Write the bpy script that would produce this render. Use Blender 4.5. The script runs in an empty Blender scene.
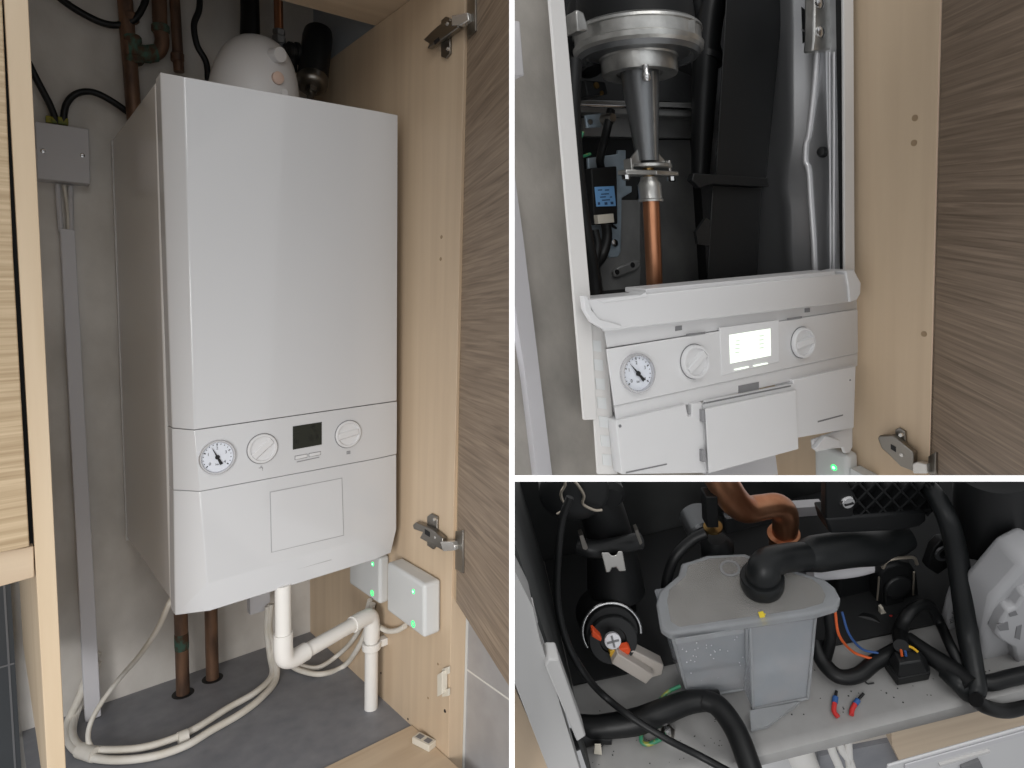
import bpy, bmesh, math, random
from mathutils import Vector as V, Matrix
random.seed(4)
COL = bpy.context.scene.collection
F = 650.0            # focal length in pixels of the 1024 x 768 frame

# ------------------------------------------------------------------ frames
def ray(u, v):
    return V(((u - 512) / F, 1, (384 - v) / F))

class Frame:
    """local axes of one cupboard: x along the boiler front, y into the wall, z up"""
    def __init__(s, O, ex, ey, ez):
        s.O = V(O)
        s.M = Matrix((V(ex).normalized(), V(ey).normalized(), V(ez).normalized())).transposed()
        s.I = s.M.inverted()
    def w(s, p): return s.O + s.M @ V(p)
    def h(s, u, v, x=None, y=None, z=None):
        a = s.I @ ray(u, v); o = s.I @ s.O
        i, c = (0, x) if x is not None else (1, y) if y is not None else (2, z)
        return ((c + o[i]) / a[i]) * a - o
    def hs(s, pix, **k): return [s.h(u, v, **k) for u, v in pix]
    def loc(s, d): return s.I @ V(d)
    def pv(s, p): w = s.w(p); return 384 - F * w.z / w.y

A = Frame(ray(185, 78) * .86, (811, 650, 103), (-536, 650, 62), (182, -650, 5616))
_ex = V((1238, 650, 184)).normalized(); _ez = V((-364, -650, 2116)).normalized()
B = Frame(ray(590, 303) * .56, _ex, _ez.cross(_ex), _ez)
_ex = V((1, 0, .25)).normalized(); _ez = V((-250, -650, 906)).normalized()
C = Frame(ray(880, 728) * .5, _ex, _ez.cross(_ex), _ez)

# ------------------------------------------------------------------ mesh builder
class MB:
    def __init__(s, fr): s.fr = fr; s.v = []; s.f = []; s.lc = []
    def add(s, vs, fs):
        n = len(s.v)
        for p in vs:
            s.v.append(s.fr.w(p)); s.lc.append(V(p))
        s.f += [tuple(i + n for i in f) for f in fs]
        return s
    def prism(s, pts, vec):
        n = len(pts); vec = V(vec); pts = [V(p) for p in pts]
        fs = [tuple(range(n)), tuple(range(2 * n - 1, n - 1, -1))]
        fs += [(i, i + n, (i + 1) % n + n, (i + 1) % n) for i in range(n)]
        return s.add(pts + [p + vec for p in pts], fs)
    def loft(s, a, b):
        n = len(a)
        fs = [tuple(range(n)), tuple(range(2 * n - 1, n - 1, -1))]
        fs += [(i, i + n, (i + 1) % n + n, (i + 1) % n) for i in range(n)]
        return s.add(list(a) + list(b), fs)
    def box(s, a, b):
        x0, y0, z0 = a; x1, y1, z1 = b
        return s.prism([(x0, y0, z0), (x1, y0, z0), (x1, y1, z0), (x0, y1, z0)], (0, 0, z1 - z0))
    def shell(s, rows, yb):
        """front skin given by rows of points, closed back to the plane y = yb"""
        nr, nc = len(rows), len(rows[0])
        vs = [V(p) for r in rows for p in r]
        vs += [V((p[0], yb, p[2])) for p in vs]
        o = nr * nc; I = lambda r, c: r * nc + c
        fs = []
        for r in range(nr - 1):
            for c in range(nc - 1):
                q = (I(r, c), I(r, c + 1), I(r + 1, c + 1), I(r + 1, c))
                fs += [q, tuple(i + o for i in reversed(q))]
        ring = [I(0, c) for c in range(nc)] + [I(r, nc - 1) for r in range(1, nr)] + \
               [I(nr - 1, c) for c in range(nc - 2, -1, -1)] + [I(r, 0) for r in range(nr - 2, 0, -1)]
        for i in range(len(ring)):
            a, b = ring[i], ring[(i + 1) % len(ring)]
            fs.append((a, a + o, b + o, b))
        return s.add(vs, fs)
    def tube(s, pts, r, n=12, sub=6, flat=1.0):
        pts = [V(p) for p in pts]
        R = list(r) if isinstance(r, (list, tuple)) else [r] * len(pts)
        if sub > 1 and len(pts) > 2:
            P = [2 * pts[0] - pts[1]] + pts + [2 * pts[-1] - pts[-2]]
            q = []; rr = []
            for i in range(1, len(P) - 2):
                a, b, c, d = P[i - 1:i + 3]
                for k in range(sub):
                    t = k / sub
                    q.append(.5 * ((2 * b) + (c - a) * t + (2 * a - 5 * b + 4 * c - d) * t * t + (3 * b - a - 3 * c + d) * t ** 3))
                    rr.append(R[i - 1] * (1 - t) + R[i] * t)
            q.append(pts[-1]); rr.append(R[-1]); pts, R = q, rr
        vs = []; fs = []; up = None
        for i, p in enumerate(pts):
            t = (pts[min(i + 1, len(pts) - 1)] - pts[max(i - 1, 0)]).normalized()
            if up is None:
                up = V((0, 0, 1)) if abs(t.z) < .9 else V((1, 0, 0))
            up = (up - t * up.dot(t)).normalized(); sd = t.cross(up)
            for k in range(n):
                a = 2 * math.pi * k / n
                vs.append(p + (up * math.cos(a) + sd * math.sin(a) * flat) * R[i])
        for i in range(len(pts) - 1):
            for k in range(n):
                fs.append((i * n + k, i * n + (k + 1) % n, (i + 1) * n + (k + 1) % n, (i + 1) * n + k))
        fs += [tuple(range(n - 1, -1, -1)), tuple((len(pts) - 1) * n + k for k in range(n))]
        return s.add(vs, fs)
    def lathe(s, c, axis, prof, n=32):
        c = V(c); t = V(axis).normalized()
        up = V((0, 0, 1)) if abs(t.z) < .9 else V((1, 0, 0))
        up = (up - t * up.dot(t)).normalized(); sd = t.cross(up)
        vs = []; fs = []
        for hh, r in prof:
            for k in range(n):
                a = 2 * math.pi * k / n
                vs.append(c + t * hh + (up * math.cos(a) + sd * math.sin(a)) * max(r, 1e-5))
        m = len(prof)
        for i in range(m - 1):
            for k in range(n):
                fs.append((i * n + k, i * n + (k + 1) % n, (i + 1) * n + (k + 1) % n, (i + 1) * n + k))
        fs += [tuple(range(n - 1, -1, -1)), tuple((m - 1) * n + k for k in range(n))]
        return s.add(vs, fs)
    def ring(s, c, axis, r0, r1, hh, n=32):
        return s.lathe_open(c, axis, [(0, r0), (0, r1), (hh, r1), (hh, r0)], n)
    def lathe_open(s, c, axis, prof, n=32):
        c = V(c); t = V(axis).normalized()
        up = V((0, 0, 1)) if abs(t.z) < .9 else V((1, 0, 0))
        up = (up - t * up.dot(t)).normalized(); sd = t.cross(up)
        vs = []; m = len(prof)
        for hh, r in prof:
            for k in range(n):
                a = 2 * math.pi * k / n
                vs.append(c + t * hh + (up * math.cos(a) + sd * math.sin(a)) * r)
        fs = [(i * n + k, i * n + (k + 1) % n, ((i + 1) % m) * n + (k + 1) % n, ((i + 1) % m) * n + k)
              for i in range(m) for k in range(n)]
        return s.add(vs, fs)
    def text(s, txt, o, right, up, size):
        cu = bpy.data.curves.new('t', 'FONT'); cu.body = txt; cu.align_x = 'CENTER'; cu.align_y = 'CENTER'
        ob = bpy.data.objects.new('t', cu)
        me = ob.to_mesh()
        right = V(right).normalized(); up = V(up).normalized(); o = V(o)
        vs = [o + right * (q.co.x * size) + up * (q.co.y * size) for q in me.vertices]
        fs = [tuple(p.vertices) for p in me.polygons]
        ob.to_mesh_clear(); bpy.data.objects.remove(ob); bpy.data.curves.remove(cu)
        return s.add(vs, fs)
    def bbox_base(s):
        xs = [p.x for p in s.v]; ys = [p.y for p in s.v]; zs = [p.z for p in s.v]
        return V(((min(xs) + max(xs)) / 2, (min(ys) + max(ys)) / 2, min(zs)))

ORIG = {}
def trim(me, o0, fr):
    """cut a mesh off where it meets the partitions of its compartment"""
    nx, nz = V((-1, (511.9 - 512) / F, 0)), V((0, (384 - 478.4) / F, -1))
    if fr is A: planes = [-nx]
    elif fr in (B, DBOX[0]): planes = [nx, nz]
    elif fr is C: planes = [nx, -nz]
    elif fr is DBOX[1]: planes = [-nx]
    else: return
    bm = None
    for n in planes:
        if all((v.co + o0).dot(n) <= 0 for v in (bm.verts if bm else me.vertices)): continue
        if bm is None: bm = bmesh.new(); bm.from_mesh(me)
        r = bmesh.ops.bisect_plane(bm, geom=bm.verts[:] + bm.edges[:] + bm.faces[:], plane_co=-o0, plane_no=n, clear_outer=True, dist=1e-7)
        ed = [e for e in r['geom_cut'] if isinstance(e, bmesh.types.BMEdge)]
        if ed: bmesh.ops.holes_fill(bm, edges=[e for e in ed if e.is_boundary], sides=0)
    if bm: bm.to_mesh(me); bm.free()
DBOX = [None, None]
def mesh_obj(name, mb, m, parent=None, bevel=0, seg=2, ang=38, recalc=True):
    o0 = ORIG[parent.name] if parent else mb.bbox_base()
    me = bpy.data.meshes.new(name)
    me.from_pydata([tuple(p - o0) for p in mb.v], [], mb.f)
    if recalc:
        bm = bmesh.new(); bm.from_mesh(me)
        bmesh.ops.recalc_face_normals(bm, faces=bm.faces); bm.to_mesh(me); bm.free()
    at = me.attributes.new('lc', 'FLOAT_VECTOR', 'POINT')
    at.data.foreach_set('vector', [c for p in mb.lc for c in p])
    trim(me, o0, mb.fr)
    if not me.vertices: return None
    for p in me.polygons: p.use_smooth = True
    me.set_sharp_from_angle(angle=math.radians(ang))
    me.materials.append(m)
    o = bpy.data.objects.new(name, me); COL.objects.link(o)
    if parent: o.parent = parent
    else: o.location = o0
    ORIG[o.name] = o0
    if bevel:
        b = o.modifiers.new('bevel', 'BEVEL'); b.width = bevel; b.segments = seg
        b.limit_method = 'ANGLE'; b.angle_limit = math.radians(35)
    return o

def thing(name, label, cat, fr, base, group=None):
    o = bpy.data.objects.new(name, None); COL.objects.link(o)
    o.empty_display_size = .02
    o.location = fr.w(base); ORIG[o.name] = o.location.copy()
    o['label'] = label; o['category'] = cat
    if group: o['group'] = group
    return o
def part(name, mb, m, parent, label=None, **k):
    o = mesh_obj(name, mb, m, parent, **k)
    if label and o: o['label'] = label
    return o
def top(name, mb, m, label, cat, group=None, **k):
    o = mesh_obj(name, mb, m, None, **k)
    o['label'] = label; o['category'] = cat
    if group: o['group'] = group
    return o
def struct(name, mb, m, **k):
    o = mesh_obj(name, mb, m, None, **k); o['kind'] = 'structure'; return o

# ------------------------------------------------------------------ materials
def lin(c):
    c = c / 255
    return c / 12.92 if c <= .04045 else ((c + .055) / 1.055) ** 2.4
def rgb(r, g, b): return (lin(r), lin(g), lin(b), 1)

def mat(name, c, rough=.5, metal=0, var=0, scale=(30, 30, 30), c2=None, lo=.35, hi=.65, bump=0, bscale=None,
        coat=0, emit=0, trans=0, alpha=1, detail=4, spec=.5, ior=1.45, dist=0):
    m = bpy.data.materials.new(name); m.use_nodes = True
    nt = m.node_tree; N = nt.nodes; L = nt.links
    b = N['Principled BSDF']
    b.inputs['Base Color'].default_value = c
    b.inputs['Roughness'].default_value = rough
    b.inputs['Metallic'].default_value = metal
    b.inputs['Coat Weight'].default_value = coat
    b.inputs['Specular IOR Level'].default_value = spec
    b.inputs['Transmission Weight'].default_value = trans
    b.inputs['Alpha'].default_value = alpha
    b.inputs['IOR'].default_value = ior
    if emit:
        b.inputs['Emission Color'].default_value = c; b.inputs['Emission Strength'].default_value = emit
    at = N.new('ShaderNodeAttribute'); at.attribute_name = 'lc'
    def noise(sc, det):
        mp = N.new('ShaderNodeMapping'); mp.inputs['Scale'].default_value = sc
        L.new(at.outputs['Vector'], mp.inputs['Vector'])
        nz = N.new('ShaderNodeTexNoise'); nz.inputs['Scale'].default_value = 1
        nz.inputs['Detail'].default_value = det; nz.inputs['Distortion'].default_value = dist
        L.new(mp.outputs['Vector'], nz.inputs['Vector'])
        return nz
    if c2 is not None:
        nz = noise(scale, detail)
        cr = N.new('ShaderNodeValToRGB')
        cr.color_ramp.elements[0].position = lo; cr.color_ramp.elements[1].position = hi
        cr.color_ramp.elements[0].color = c; cr.color_ramp.elements[1].color = c2
        L.new(nz.outputs['Fac'], cr.inputs['Fac']); L.new(cr.outputs['Color'], b.inputs['Base Color'])
    if bump:
        nz = noise(bscale or scale, 5)
        bp = N.new('ShaderNodeBump'); bp.inputs['Strength'].default_value = bump; bp.inputs['Distance'].default_value = .002
        L.new(nz.outputs['Fac'], bp.inputs['Height']); L.new(bp.outputs['Normal'], b.inputs['Normal'])
    return m

WHITE = mat('white_gloss_enamel', rgb(200, 201, 203), .14, coat=.4)
CASE = mat('white_casing_enamel', rgb(208, 206, 204), .2, coat=.2)
PLAST = mat('white_plastic', rgb(208, 208, 209), .4)
PVC = mat('white_pvc', rgb(228, 226, 222), .35)
CABW = mat('white_cable_sheath', rgb(214, 208, 196), .5, c2=rgb(226, 222, 214), scale=(25, 25, 25))
TRUNK = mat('grey_white_trunking', rgb(214, 213, 217), .45)
GREYBOX = mat('pale_grey_plastic', rgb(204, 203, 206), .5)
HUB = mat('hub_plastic', rgb(206, 208, 208), .35)
GREEN = mat('green_light', rgb(60, 240, 120), .4, emit=1.6)
GREENIN = mat('green_light_core', rgb(170, 255, 200), .4, emit=2)
BIRCH = mat('pale_birch_board', rgb(195, 173, 147), .42, c2=rgb(206, 185, 158), scale=(45, 45, 2.2), lo=.3, hi=.7, detail=6, dist=.6)
BIRCHX = mat('pale_birch_board_flat', rgb(192, 170, 144), .42, c2=rgb(208, 188, 162), scale=(4, 45, 45), lo=.3, hi=.7, detail=6, dist=.6)
POSTW = mat('pale_birch_edge', rgb(204, 182, 152), .42, c2=rgb(216, 196, 168), scale=(40, 40, 3), lo=.3, hi=.7, detail=5)
TAUPE = mat('taupe_wood_grain', rgb(120, 104, 89), .5, c2=rgb(170, 151, 131), scale=(6, 6, 210), lo=.28, hi=.72, detail=5, dist=.8, bump=.12)
TAUPE2 = mat('taupe_wood_grain_flat', rgb(104, 90, 77), .5, c2=rgb(150, 132, 115), scale=(6, 6, 300), lo=.28, hi=.72, detail=5, dist=.8, bump=.12)
BEIGEW = mat('beige_wood_grain', rgb(168, 144, 112), .5, c2=rgb(204, 182, 150), scale=(5, 5, 230), lo=.3, hi=.7, detail=5, dist=.8, bump=.1)
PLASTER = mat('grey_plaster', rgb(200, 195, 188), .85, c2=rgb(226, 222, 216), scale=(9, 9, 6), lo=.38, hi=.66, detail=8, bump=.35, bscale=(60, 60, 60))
FLOORM = mat('dark_grey_sheet', rgb(122, 124, 130), .45, c2=rgb(140, 141, 146), scale=(30, 30, 30), lo=.3, hi=.75, detail=8, bump=.08, bscale=(200, 200, 200))
COPPER = mat('copper', rgb(206, 150, 116), .3, .9, c2=rgb(170, 112, 80), scale=(40, 40, 8))
COPOLD = mat('aged_copper', rgb(134, 102, 80), .45, .35, c2=rgb(84, 66, 56), scale=(50, 50, 14), lo=.35, hi=.7, detail=7)
PATINA = mat('green_patina_copper', rgb(74, 104, 90), .8, .1, c2=rgb(86, 62, 46), scale=(90, 90, 60), lo=.4, hi=.6, detail=6)
ALU = mat('cast_aluminium', rgb(206, 206, 203), .32, .85, c2=rgb(146, 145, 142), scale=(40, 40, 40), lo=.3, hi=.75, detail=7, bump=.15, bscale=(220, 220, 220))
ALUD = mat('dark_cast_aluminium', rgb(118, 120, 122), .34, .8, bump=.12, bscale=(220, 220, 220))
STEEL = mat('galvanised_steel', rgb(164, 164, 163), .4, .5, c2=rgb(112, 113, 113), scale=(14, 14, 10), lo=.3, hi=.7, detail=5)
STEELB = mat('bluish_zinc_plate', rgb(176, 192, 204), .4, .45, c2=rgb(140, 156, 168), scale=(30, 30, 30))
STEELG = mat('satin_steel_sheet', rgb(182, 183, 185), .33, .8)
BRIGHT = mat('bright_steel', rgb(205, 205, 205), .2, 1)
HINGE = mat('hinge_nickel', rgb(142, 138, 132), .32, 1)
HINGEL = mat('hinge_polished', rgb(214, 212, 208), .25, .7)
BLACK = mat('black_plastic', rgb(20, 21, 22), .5, spec=.35)
BLACKS = mat('black_satin_plastic', rgb(26, 27, 28), .4, spec=.4)
RUBBER = mat('black_rubber', rgb(17, 18, 19), .45, spec=.4)
RUBBERG = mat('charcoal_rubber', rgb(25, 27, 28), .4, spec=.4)
DARKIN = mat('dark_interior', rgb(30, 31, 32), .7)
DARKGREY = mat('dark_grey_paint', rgb(84, 85, 86), .6, c2=rgb(100, 101, 101), scale=(14, 14, 14))
GASKET = mat('grey_gap', rgb(120, 120, 122), .7)
SEAM = mat('fine_seam', rgb(158, 158, 160), .6)
GLASSD = mat('display_glass', rgb(40, 43, 38), .15)
DIGIT = mat('display_segments', rgb(18, 20, 18), .4)
LCD = mat('lit_display', rgb(240, 250, 236), .4, emit=.75)
LCDSEG = mat('lit_display_segments', rgb(206, 220, 204), .4, emit=.4)
GAUGE = mat('gauge_white', rgb(214, 218, 226), .4)
INK = mat('black_ink', rgb(26, 26, 28), .6)
INKG = mat('grey_ink', rgb(140, 140, 142), .6)
CHROME = mat('gauge_rim_metal', rgb(196, 196, 198), .22, .6)
PINK = mat('beige_pink_plastic', rgb(212, 186, 172), .5)
YG = mat('green_yellow_tape', rgb(150, 140, 40), .6, c2=rgb(96, 110, 50), scale=(120, 120, 120))
TILE = mat('grey_wall_tile', rgb(150, 148, 148), .35, c2=rgb(160, 158, 158), scale=(20, 20, 20))
TILED = mat('dark_wall_tile', rgb(74, 77, 80), .3)
GROUT = mat('light_grout', rgb(208, 206, 200), .8)
CATCH = mat('cream_plastic', rgb(212, 206, 192), .45)
LABEL = mat('blue_label', rgb(110, 160, 210), .5)
LABELT = mat('label_print', rgb(40, 66, 100), .6)
IVORY = mat('ivory_plastic', rgb(206, 200, 186), .45)
ORANGE = mat('orange_plastic', rgb(226, 84, 40), .45)
YELLOW = mat('yellow_plastic', rgb(214, 170, 60), .5)
YELM = mat('yellow_paint_mark', rgb(232, 206, 60), .6)
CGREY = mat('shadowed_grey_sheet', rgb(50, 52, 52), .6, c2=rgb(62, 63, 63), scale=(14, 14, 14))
CDARK = mat('blue_grey_light_block', rgb(160, 166, 172), .8)
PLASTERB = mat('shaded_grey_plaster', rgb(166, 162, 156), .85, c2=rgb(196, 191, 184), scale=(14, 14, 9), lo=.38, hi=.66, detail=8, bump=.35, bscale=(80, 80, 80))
HOLE = mat('drilled_wood', rgb(152, 130, 103), .6)
EDGE = mat('light_door_edge', rgb(240, 214, 190), .4)
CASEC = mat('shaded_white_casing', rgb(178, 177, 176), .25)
RED = mat('red_insulation', rgb(196, 52, 50), .45)
BLUE = mat('blue_ferrule', rgb(52, 92, 150), .45)
WBLUE = mat('blue_wire', rgb(50, 84, 140), .45)
WORANGE = mat('orange_wire', rgb(206, 92, 42), .45)
WYELLOW = mat('yellow_wire', rgb(226, 176, 40), .45)
GY = mat('green_yellow_wire', rgb(46, 120, 88), .45, c2=rgb(150, 150, 60), scale=(110, 110, 110), lo=.5, hi=.6)
TRAPB = mat('translucent_trap_plastic', rgb(214, 220, 226), .15, trans=.7, c2=rgb(226, 227, 230), scale=(30, 30, 30), ior=1.2)
TRAPL = mat('translucent_lid_plastic', rgb(206, 209, 212), .22, trans=.62, c2=rgb(194, 196, 198), scale=(26, 26, 26), ior=1.2)
SCUM = mat('grey_sediment', rgb(150, 146, 140), .6, c2=rgb(170, 166, 160), scale=(40, 40, 40), alpha=.35, detail=7)
TRAY = mat('light_grey_painted_tray', rgb(154, 153, 152), .36, c2=rgb(145, 144, 142), scale=(60, 60, 60), lo=.3, hi=.8)
FANW = mat('pale_grey_moulding', rgb(172, 172, 174), .4)
CLEARP = mat('milky_connector', rgb(206, 198, 190), .35, trans=.25)
BORDER = mat('glowing_white_partition', rgb(252, 252, 252), .6, emit=.35)  # faint glow added so the board edges come out pure white
WIREB = mat('dark_wire', rgb(20, 20, 22), .5)
SPRINGM = mat('spring_wire', rgb(190, 180, 165), .3, .8)
BRASS = mat('brass', rgb(150, 122, 76), .35, 1)

# ================================================================== partitions between the three cupboards
def wedge(corners, d0, d1):
    """board whose edge is seen straight on; splays slightly to the rear"""
    W = Frame((0, 0, 0), (1, 0, 0), (0, 1, 0), (0, 0, 1))
    mb = MB(W); mb.loft([ray(u, v) * d0 for u, v in corners], [ray(u, v) * d1 for u, v in corners])
    return mb
struct('wall_middle', wedge([(509.2, -60), (514.6, -60), (514.6, 830), (509.2, 830)], .30, 1.75), BORDER)
struct('trim_1', wedge([(514.6, 475.3), (1090, 475.3), (1090, 481.6), (514.6, 481.6)], .30, 1.75), BORDER)

# ================================================================== PANEL A : boiler in the open cupboard
XS, YW, ZF, YF = .345, .437, -1.063, -.145
h = A.h
# ---- setting
mb = MB(A); mb.prism([(-.5, YW, -1.25), (.75, YW, -1.25), (.75, YW, .46), (-.5, YW, .46)], (0, .02, 0))
struct('wall_back', mb, PLASTER)
mb = MB(A); mb.prism([(-.2, -.30, ZF), (XS, -.30, ZF), (XS, YW, ZF), (-.2, YW, ZF)], (0, 0, -.01))
struct('floor', mb, FLOORM)
mb = MB(A); mb.prism([(-.5, YF, .44), (.75, YF, .44), (.75, YW, .44), (-.5, YW, .44)], (0, 0, .02))
struct('shade_ceiling', mb, DARKGREY)  # unseen board added overhead to keep the upper wall dark
# tiled wall right of the cupboard
XT = XS + .034
mb = MB(A); mb.prism([(XT, -.7, -1.35), (XT, YF + .01, -1.35), (XT, YF + .01, -.4), (XT, -.7, -.4)], (.01, 0, 0))
wt = struct('wall_right', mb, TILE)
g = h(472, 673, x=XT)
mb = MB(A); mb.box((XT - .0006, -.7, g.z - .0015), (XT, YF + .008, g.z + .0015))
mb.box((XT - .004, YF - .001, -1.3), (XT, YF + .009, -.4))
o = part('grout_line', mb, GROUT, wt)
# dark tiles low on the left
xd = -.34
mb = MB(A); mb.prism([(-.5, YW - .03, -1.25), (-.205, YW - .03, -1.25), (-.205, YW - .03, -.3), (-.5, YW - .03, -.3)], (0, .02, 0))
wl = struct('wall_left', mb, TILED)
g1 = h(8, 665, y=YW - .03); g2 = h(5, 600, y=YW - .03)
mb = MB(A); mb.box((-.5, YW - .031, g1.z - .0015), (-.206, YW - .03, g1.z + .0015)); mb.box((g2.x - .0015, YW - .0312, -1.25), (g2.x + .0015, YW - .03, -.4))
part('grout_line', mb, GASKET, wl)

# ---- cupboard round the boiler
cup = thing('boiler_cupboard', 'tall pale birch cupboard with its taupe door open around the closed white boiler', 'cupboard', A, (XS, YF, ZF))
pL = [h(u, v, y=YF) for u, v in [(2, -30), (26.6, -30), (66, 768), (47, 768)]]
lo = .12
up4 = [(a + (a - b) * .45) for a, b in ((pL[0], pL[3]), (pL[1], pL[2]))]; ptop = up4; pb = [pL[2] + (pL[2] - pL[1]) * .1, pL[3] + (pL[3] - pL[0]) * .1]
mb = MB(A); mb.prism([ptop[0], ptop[1], pb[0], pb[1]], (0, YW - .02 - YF, 0))
part('side_panel', mb, POSTW, cup, bevel=.0008)
ZT = h(375, 26, x=XS).z; YR = h(375, 26, x=XS).y
mb = MB(A); mb.box((XS, YF, ZF - .15), (XS + .03, YW, ZT))
part('side_panel', mb, BIRCH, cup, bevel=.0008)
mb = MB(A); mb.box((-.16, YF, ZT + .0005), (XS + .03, YR, ZT + .018)); mb.box((-.16, YF, ZT + .018), (XS + .03, YF + .018, .44))  # second box: unseen board above the rail, added to block light
part('top_rail', mb, BIRCHX, cup, bevel=.0008)
q = h(410, 728, z=ZF)
mb = MB(A); mb.box((-.155, -.30, ZF + .0005), (XS - .001, q.y, ZF + .004))
part('bottom_board', mb, BIRCHX, cup, bevel=.0006)
mb = MB(A); mb.box((XS + .012, YR, ZT), (XS + .03, YW, .44)); mb.box((-.5, YF, .43), (-.19, YF + .02, .44)); struct('light_block_side', mb, CDARK)  # added boards closing the top so light stays off the upper wall
# drilled holes and plugs in the side panel
for u, v, r, m_ in [(441.5, 237, .003, HOLE), (440.7, 259, .003, HOLE), (438, 664, .0022, HOLE), (381, 673, .0022, INK), (408, 719, .0022, INK), (445, 711, .003, INK), (428, 698, .002, HOLE)]:
    c = h(u, v, x=XS); mb = MB(A); mb.lathe(c, (-1, 0, 0), [(-.002, r), (.0004, r)], 12)
    part('screw_hole', mb, m_, cup)
# door
dirw = V((225, -650, -59)).normalized()
hp = A.w((XS + .004, YF - .004, 0))
ezw = V((182, -650, 5616)).normalized()
DBOX[1] = D = Frame(hp, dirw, ezw.cross(dirw) * -1, ezw)
t0 = D.h(466, 0, y=0)
def dpt(u, v): return D.h(u, v, y=0)
dt = [dpt(466, -30), dpt(509.6, -60), dpt(509.6, 687), dpt(455.5, 601)]
sgn = -1 if (A.I @ (D.M @ V((0, 1, 0)))).x < 0 else 1
mb = MB(D); mb.prism(dt, (0, .016 * sgn, 0))
door = part('door', mb, TAUPE, cup)
e = [dpt(464.6, -30), dpt(466.2, -30), dpt(456.3, 602), dpt(454.7, 599)]
mb = MB(D); mb.prism(e, (0, .016 * sgn, 0)); part('door_edge', mb, POSTW, door)

def hinge(fr, xs, body, cross, knuckle, plate_pts, plate_fr, holes, slot, parent):
    mb = MB(fr); mb.prism(fr.hs(cross, x=xs), (-.004, 0, 0))
    hg = part('hinge', mb, HINGE, parent, bevel=.0008)
    mb = MB(fr); mb.prism(fr.hs(body, x=xs - .004), (-.009, 0, 0)); part('hinge_arm', mb, HINGE, hg, bevel=.0015)
    mb = MB(fr); mb.prism(fr.hs(knuckle, x=xs - .004), (-.010, 0, 0)); part('hinge_knuckle', mb, HINGEL, hg, bevel=.0015)
    mb = MB(plate_fr); mb.prism([plate_fr.h(u, v, y=0) for u, v in plate_pts], (0, -.003 * sgn, 0)); part('hinge_cup_plate', mb, HINGE, hg, bevel=.0006)
    for u, v, r in holes:
        c = fr.h(u, v, x=xs - .0125); mb = MB(fr); mb.lathe(c, (-1, 0, 0), [(-.002, r), (.0014, r), (.0016, r * .7)], 16)
        mb.box((c.x - .002, c.y - r * .7, c.z - .0004), (c.x - .0016, c.y + r * .7, c.z + .0004))
        part('hinge_screw', mb, HINGEL, hg)
    mb = MB(fr); mb.prism(fr.hs(slot, x=xs - .0128), (-.0006, 0, 0)); part('hinge_slot', mb, INK, hg)
hinge(A, XS, [(428, 41), (436, 33), (444, 26), (452, 22), (463, 21), (463, 29), (452, 37), (443, 43), (432, 50), (434, 45)],
      [(443, 21), (448, 17), (452, 19), (452, 54), (448, 59), (443, 57)],
      [(457, 17), (468, 15), (473, 14), (474, 22), (466, 27), (457, 28)],
      [(469, 0), (477, -6), (477, 31), (469, 39)], D, [(447.5, 24, .0028), (448, 49, .0026)], [(434, 41), (439, 37), (440, 41), (435, 45)], cup)
hinge(A, XS, [(417, 524), (420, 521), (436, 528), (447, 537), (447, 549), (436, 543), (424, 537), (427, 531), (418, 528)],
      [(429, 516), (433, 513), (439, 516), (439, 545), (435, 549), (429, 545)],
      [(445, 540), (457, 540), (460, 544), (460, 549), (448, 550)],
      [(457, 531), (464.5, 530), (464.5, 573), (457, 569)], D, [(434.5, 519.5, .0026), (435.5, 537.5, .0026)], [(425, 529), (430, 532), (430, 537), (425, 534)], cup)

# neighbouring cabinet on the left
nb = thing('neighbouring_cabinet', 'neighbouring cabinet with beige grained door at the far left edge', 'cabinet', A, h(0, 587, y=YF))
d0 = [h(u, v, y=YF - .004) for u, v in [(-30, -30), (.5, -30), (2, 0), (13, 256), (29.5, 546.5), (-30, 559)]]
mb = MB(A); mb.prism(d0, (0, .016, 0)); part('door', mb, BEIGEW, nb, bevel=.001)
d0 = [h(u, v, y=YF + .002) for u, v in [(-30, 557), (33.6, 546.2), (34.6, 577.2), (-30, 595)]]
mb = MB(A); mb.prism(d0, (0, .3, 0)); part('bottom_rail', mb, BIRCHX, nb, bevel=.001)
d0 = [h(u, v, y=YF + .014) for u, v in [(-30, -30), (8, -30), (36, 560), (-30, 560)]]
mb = MB(A); mb.prism(d0, (0, .02, 0)); part('carcass_front', mb, DARKIN, nb)

# ---- the closed boiler
bo = thing('wall_boiler', 'closed white wall-hung boiler with gauge, two dials and dark display', 'boiler', A, (.146, .2, -.745))
def cov(rows): return [[h(u, v, y=y) for u, v, y in r] for r in rows]
YB = .056
mb = MB(A); mb.shell(cov([[(160, 72, .027), (184, 76.5, 0), (378, 111, 0), (398, 115, .007)], [(172, 427.9, .027), (194.5, 429.9, 0), (379, 403.4, 0), (397, 400.9, .007)]]), YB)
part('front_cover', mb, WHITE, bo, bevel=.0016, seg=3)
mb = MB(A); mb.shell(cov([[(172, 428.5, .027), (194.5, 430.5, 0), (379, 404.0, 0), (397, 401.5, .007)], [(173.5, 489.7, .027), (200, 491.2, 0), (377, 458.3, 0), (396.6, 453.9, .007)]]), YB)
cp = part('control_panel', mb, WHITE, bo, bevel=.0005, seg=2)
mb = MB(A); mb.box((.01, .036, -.60), (.30, .050, -.44)); part('seam_backing', mb, CASE, bo)
mb = MB(A); mb.shell(cov([[(173.5, 490.3, .027), (200, 491.8, 0), (377, 458.9, 0), (396.6, 454.5, .007)], [(174.6, 585, .027), (207.5, 583, 0), (376, 535, 0), (396.6, 529, .007)], [(175, 615.5, .030), (210, 611, .004), (374, 560, .004), (391, 553, .012)]]), YB)
lc_ = part('lower_cover', mb, WHITE, bo, bevel=.0016, seg=3)
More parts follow.
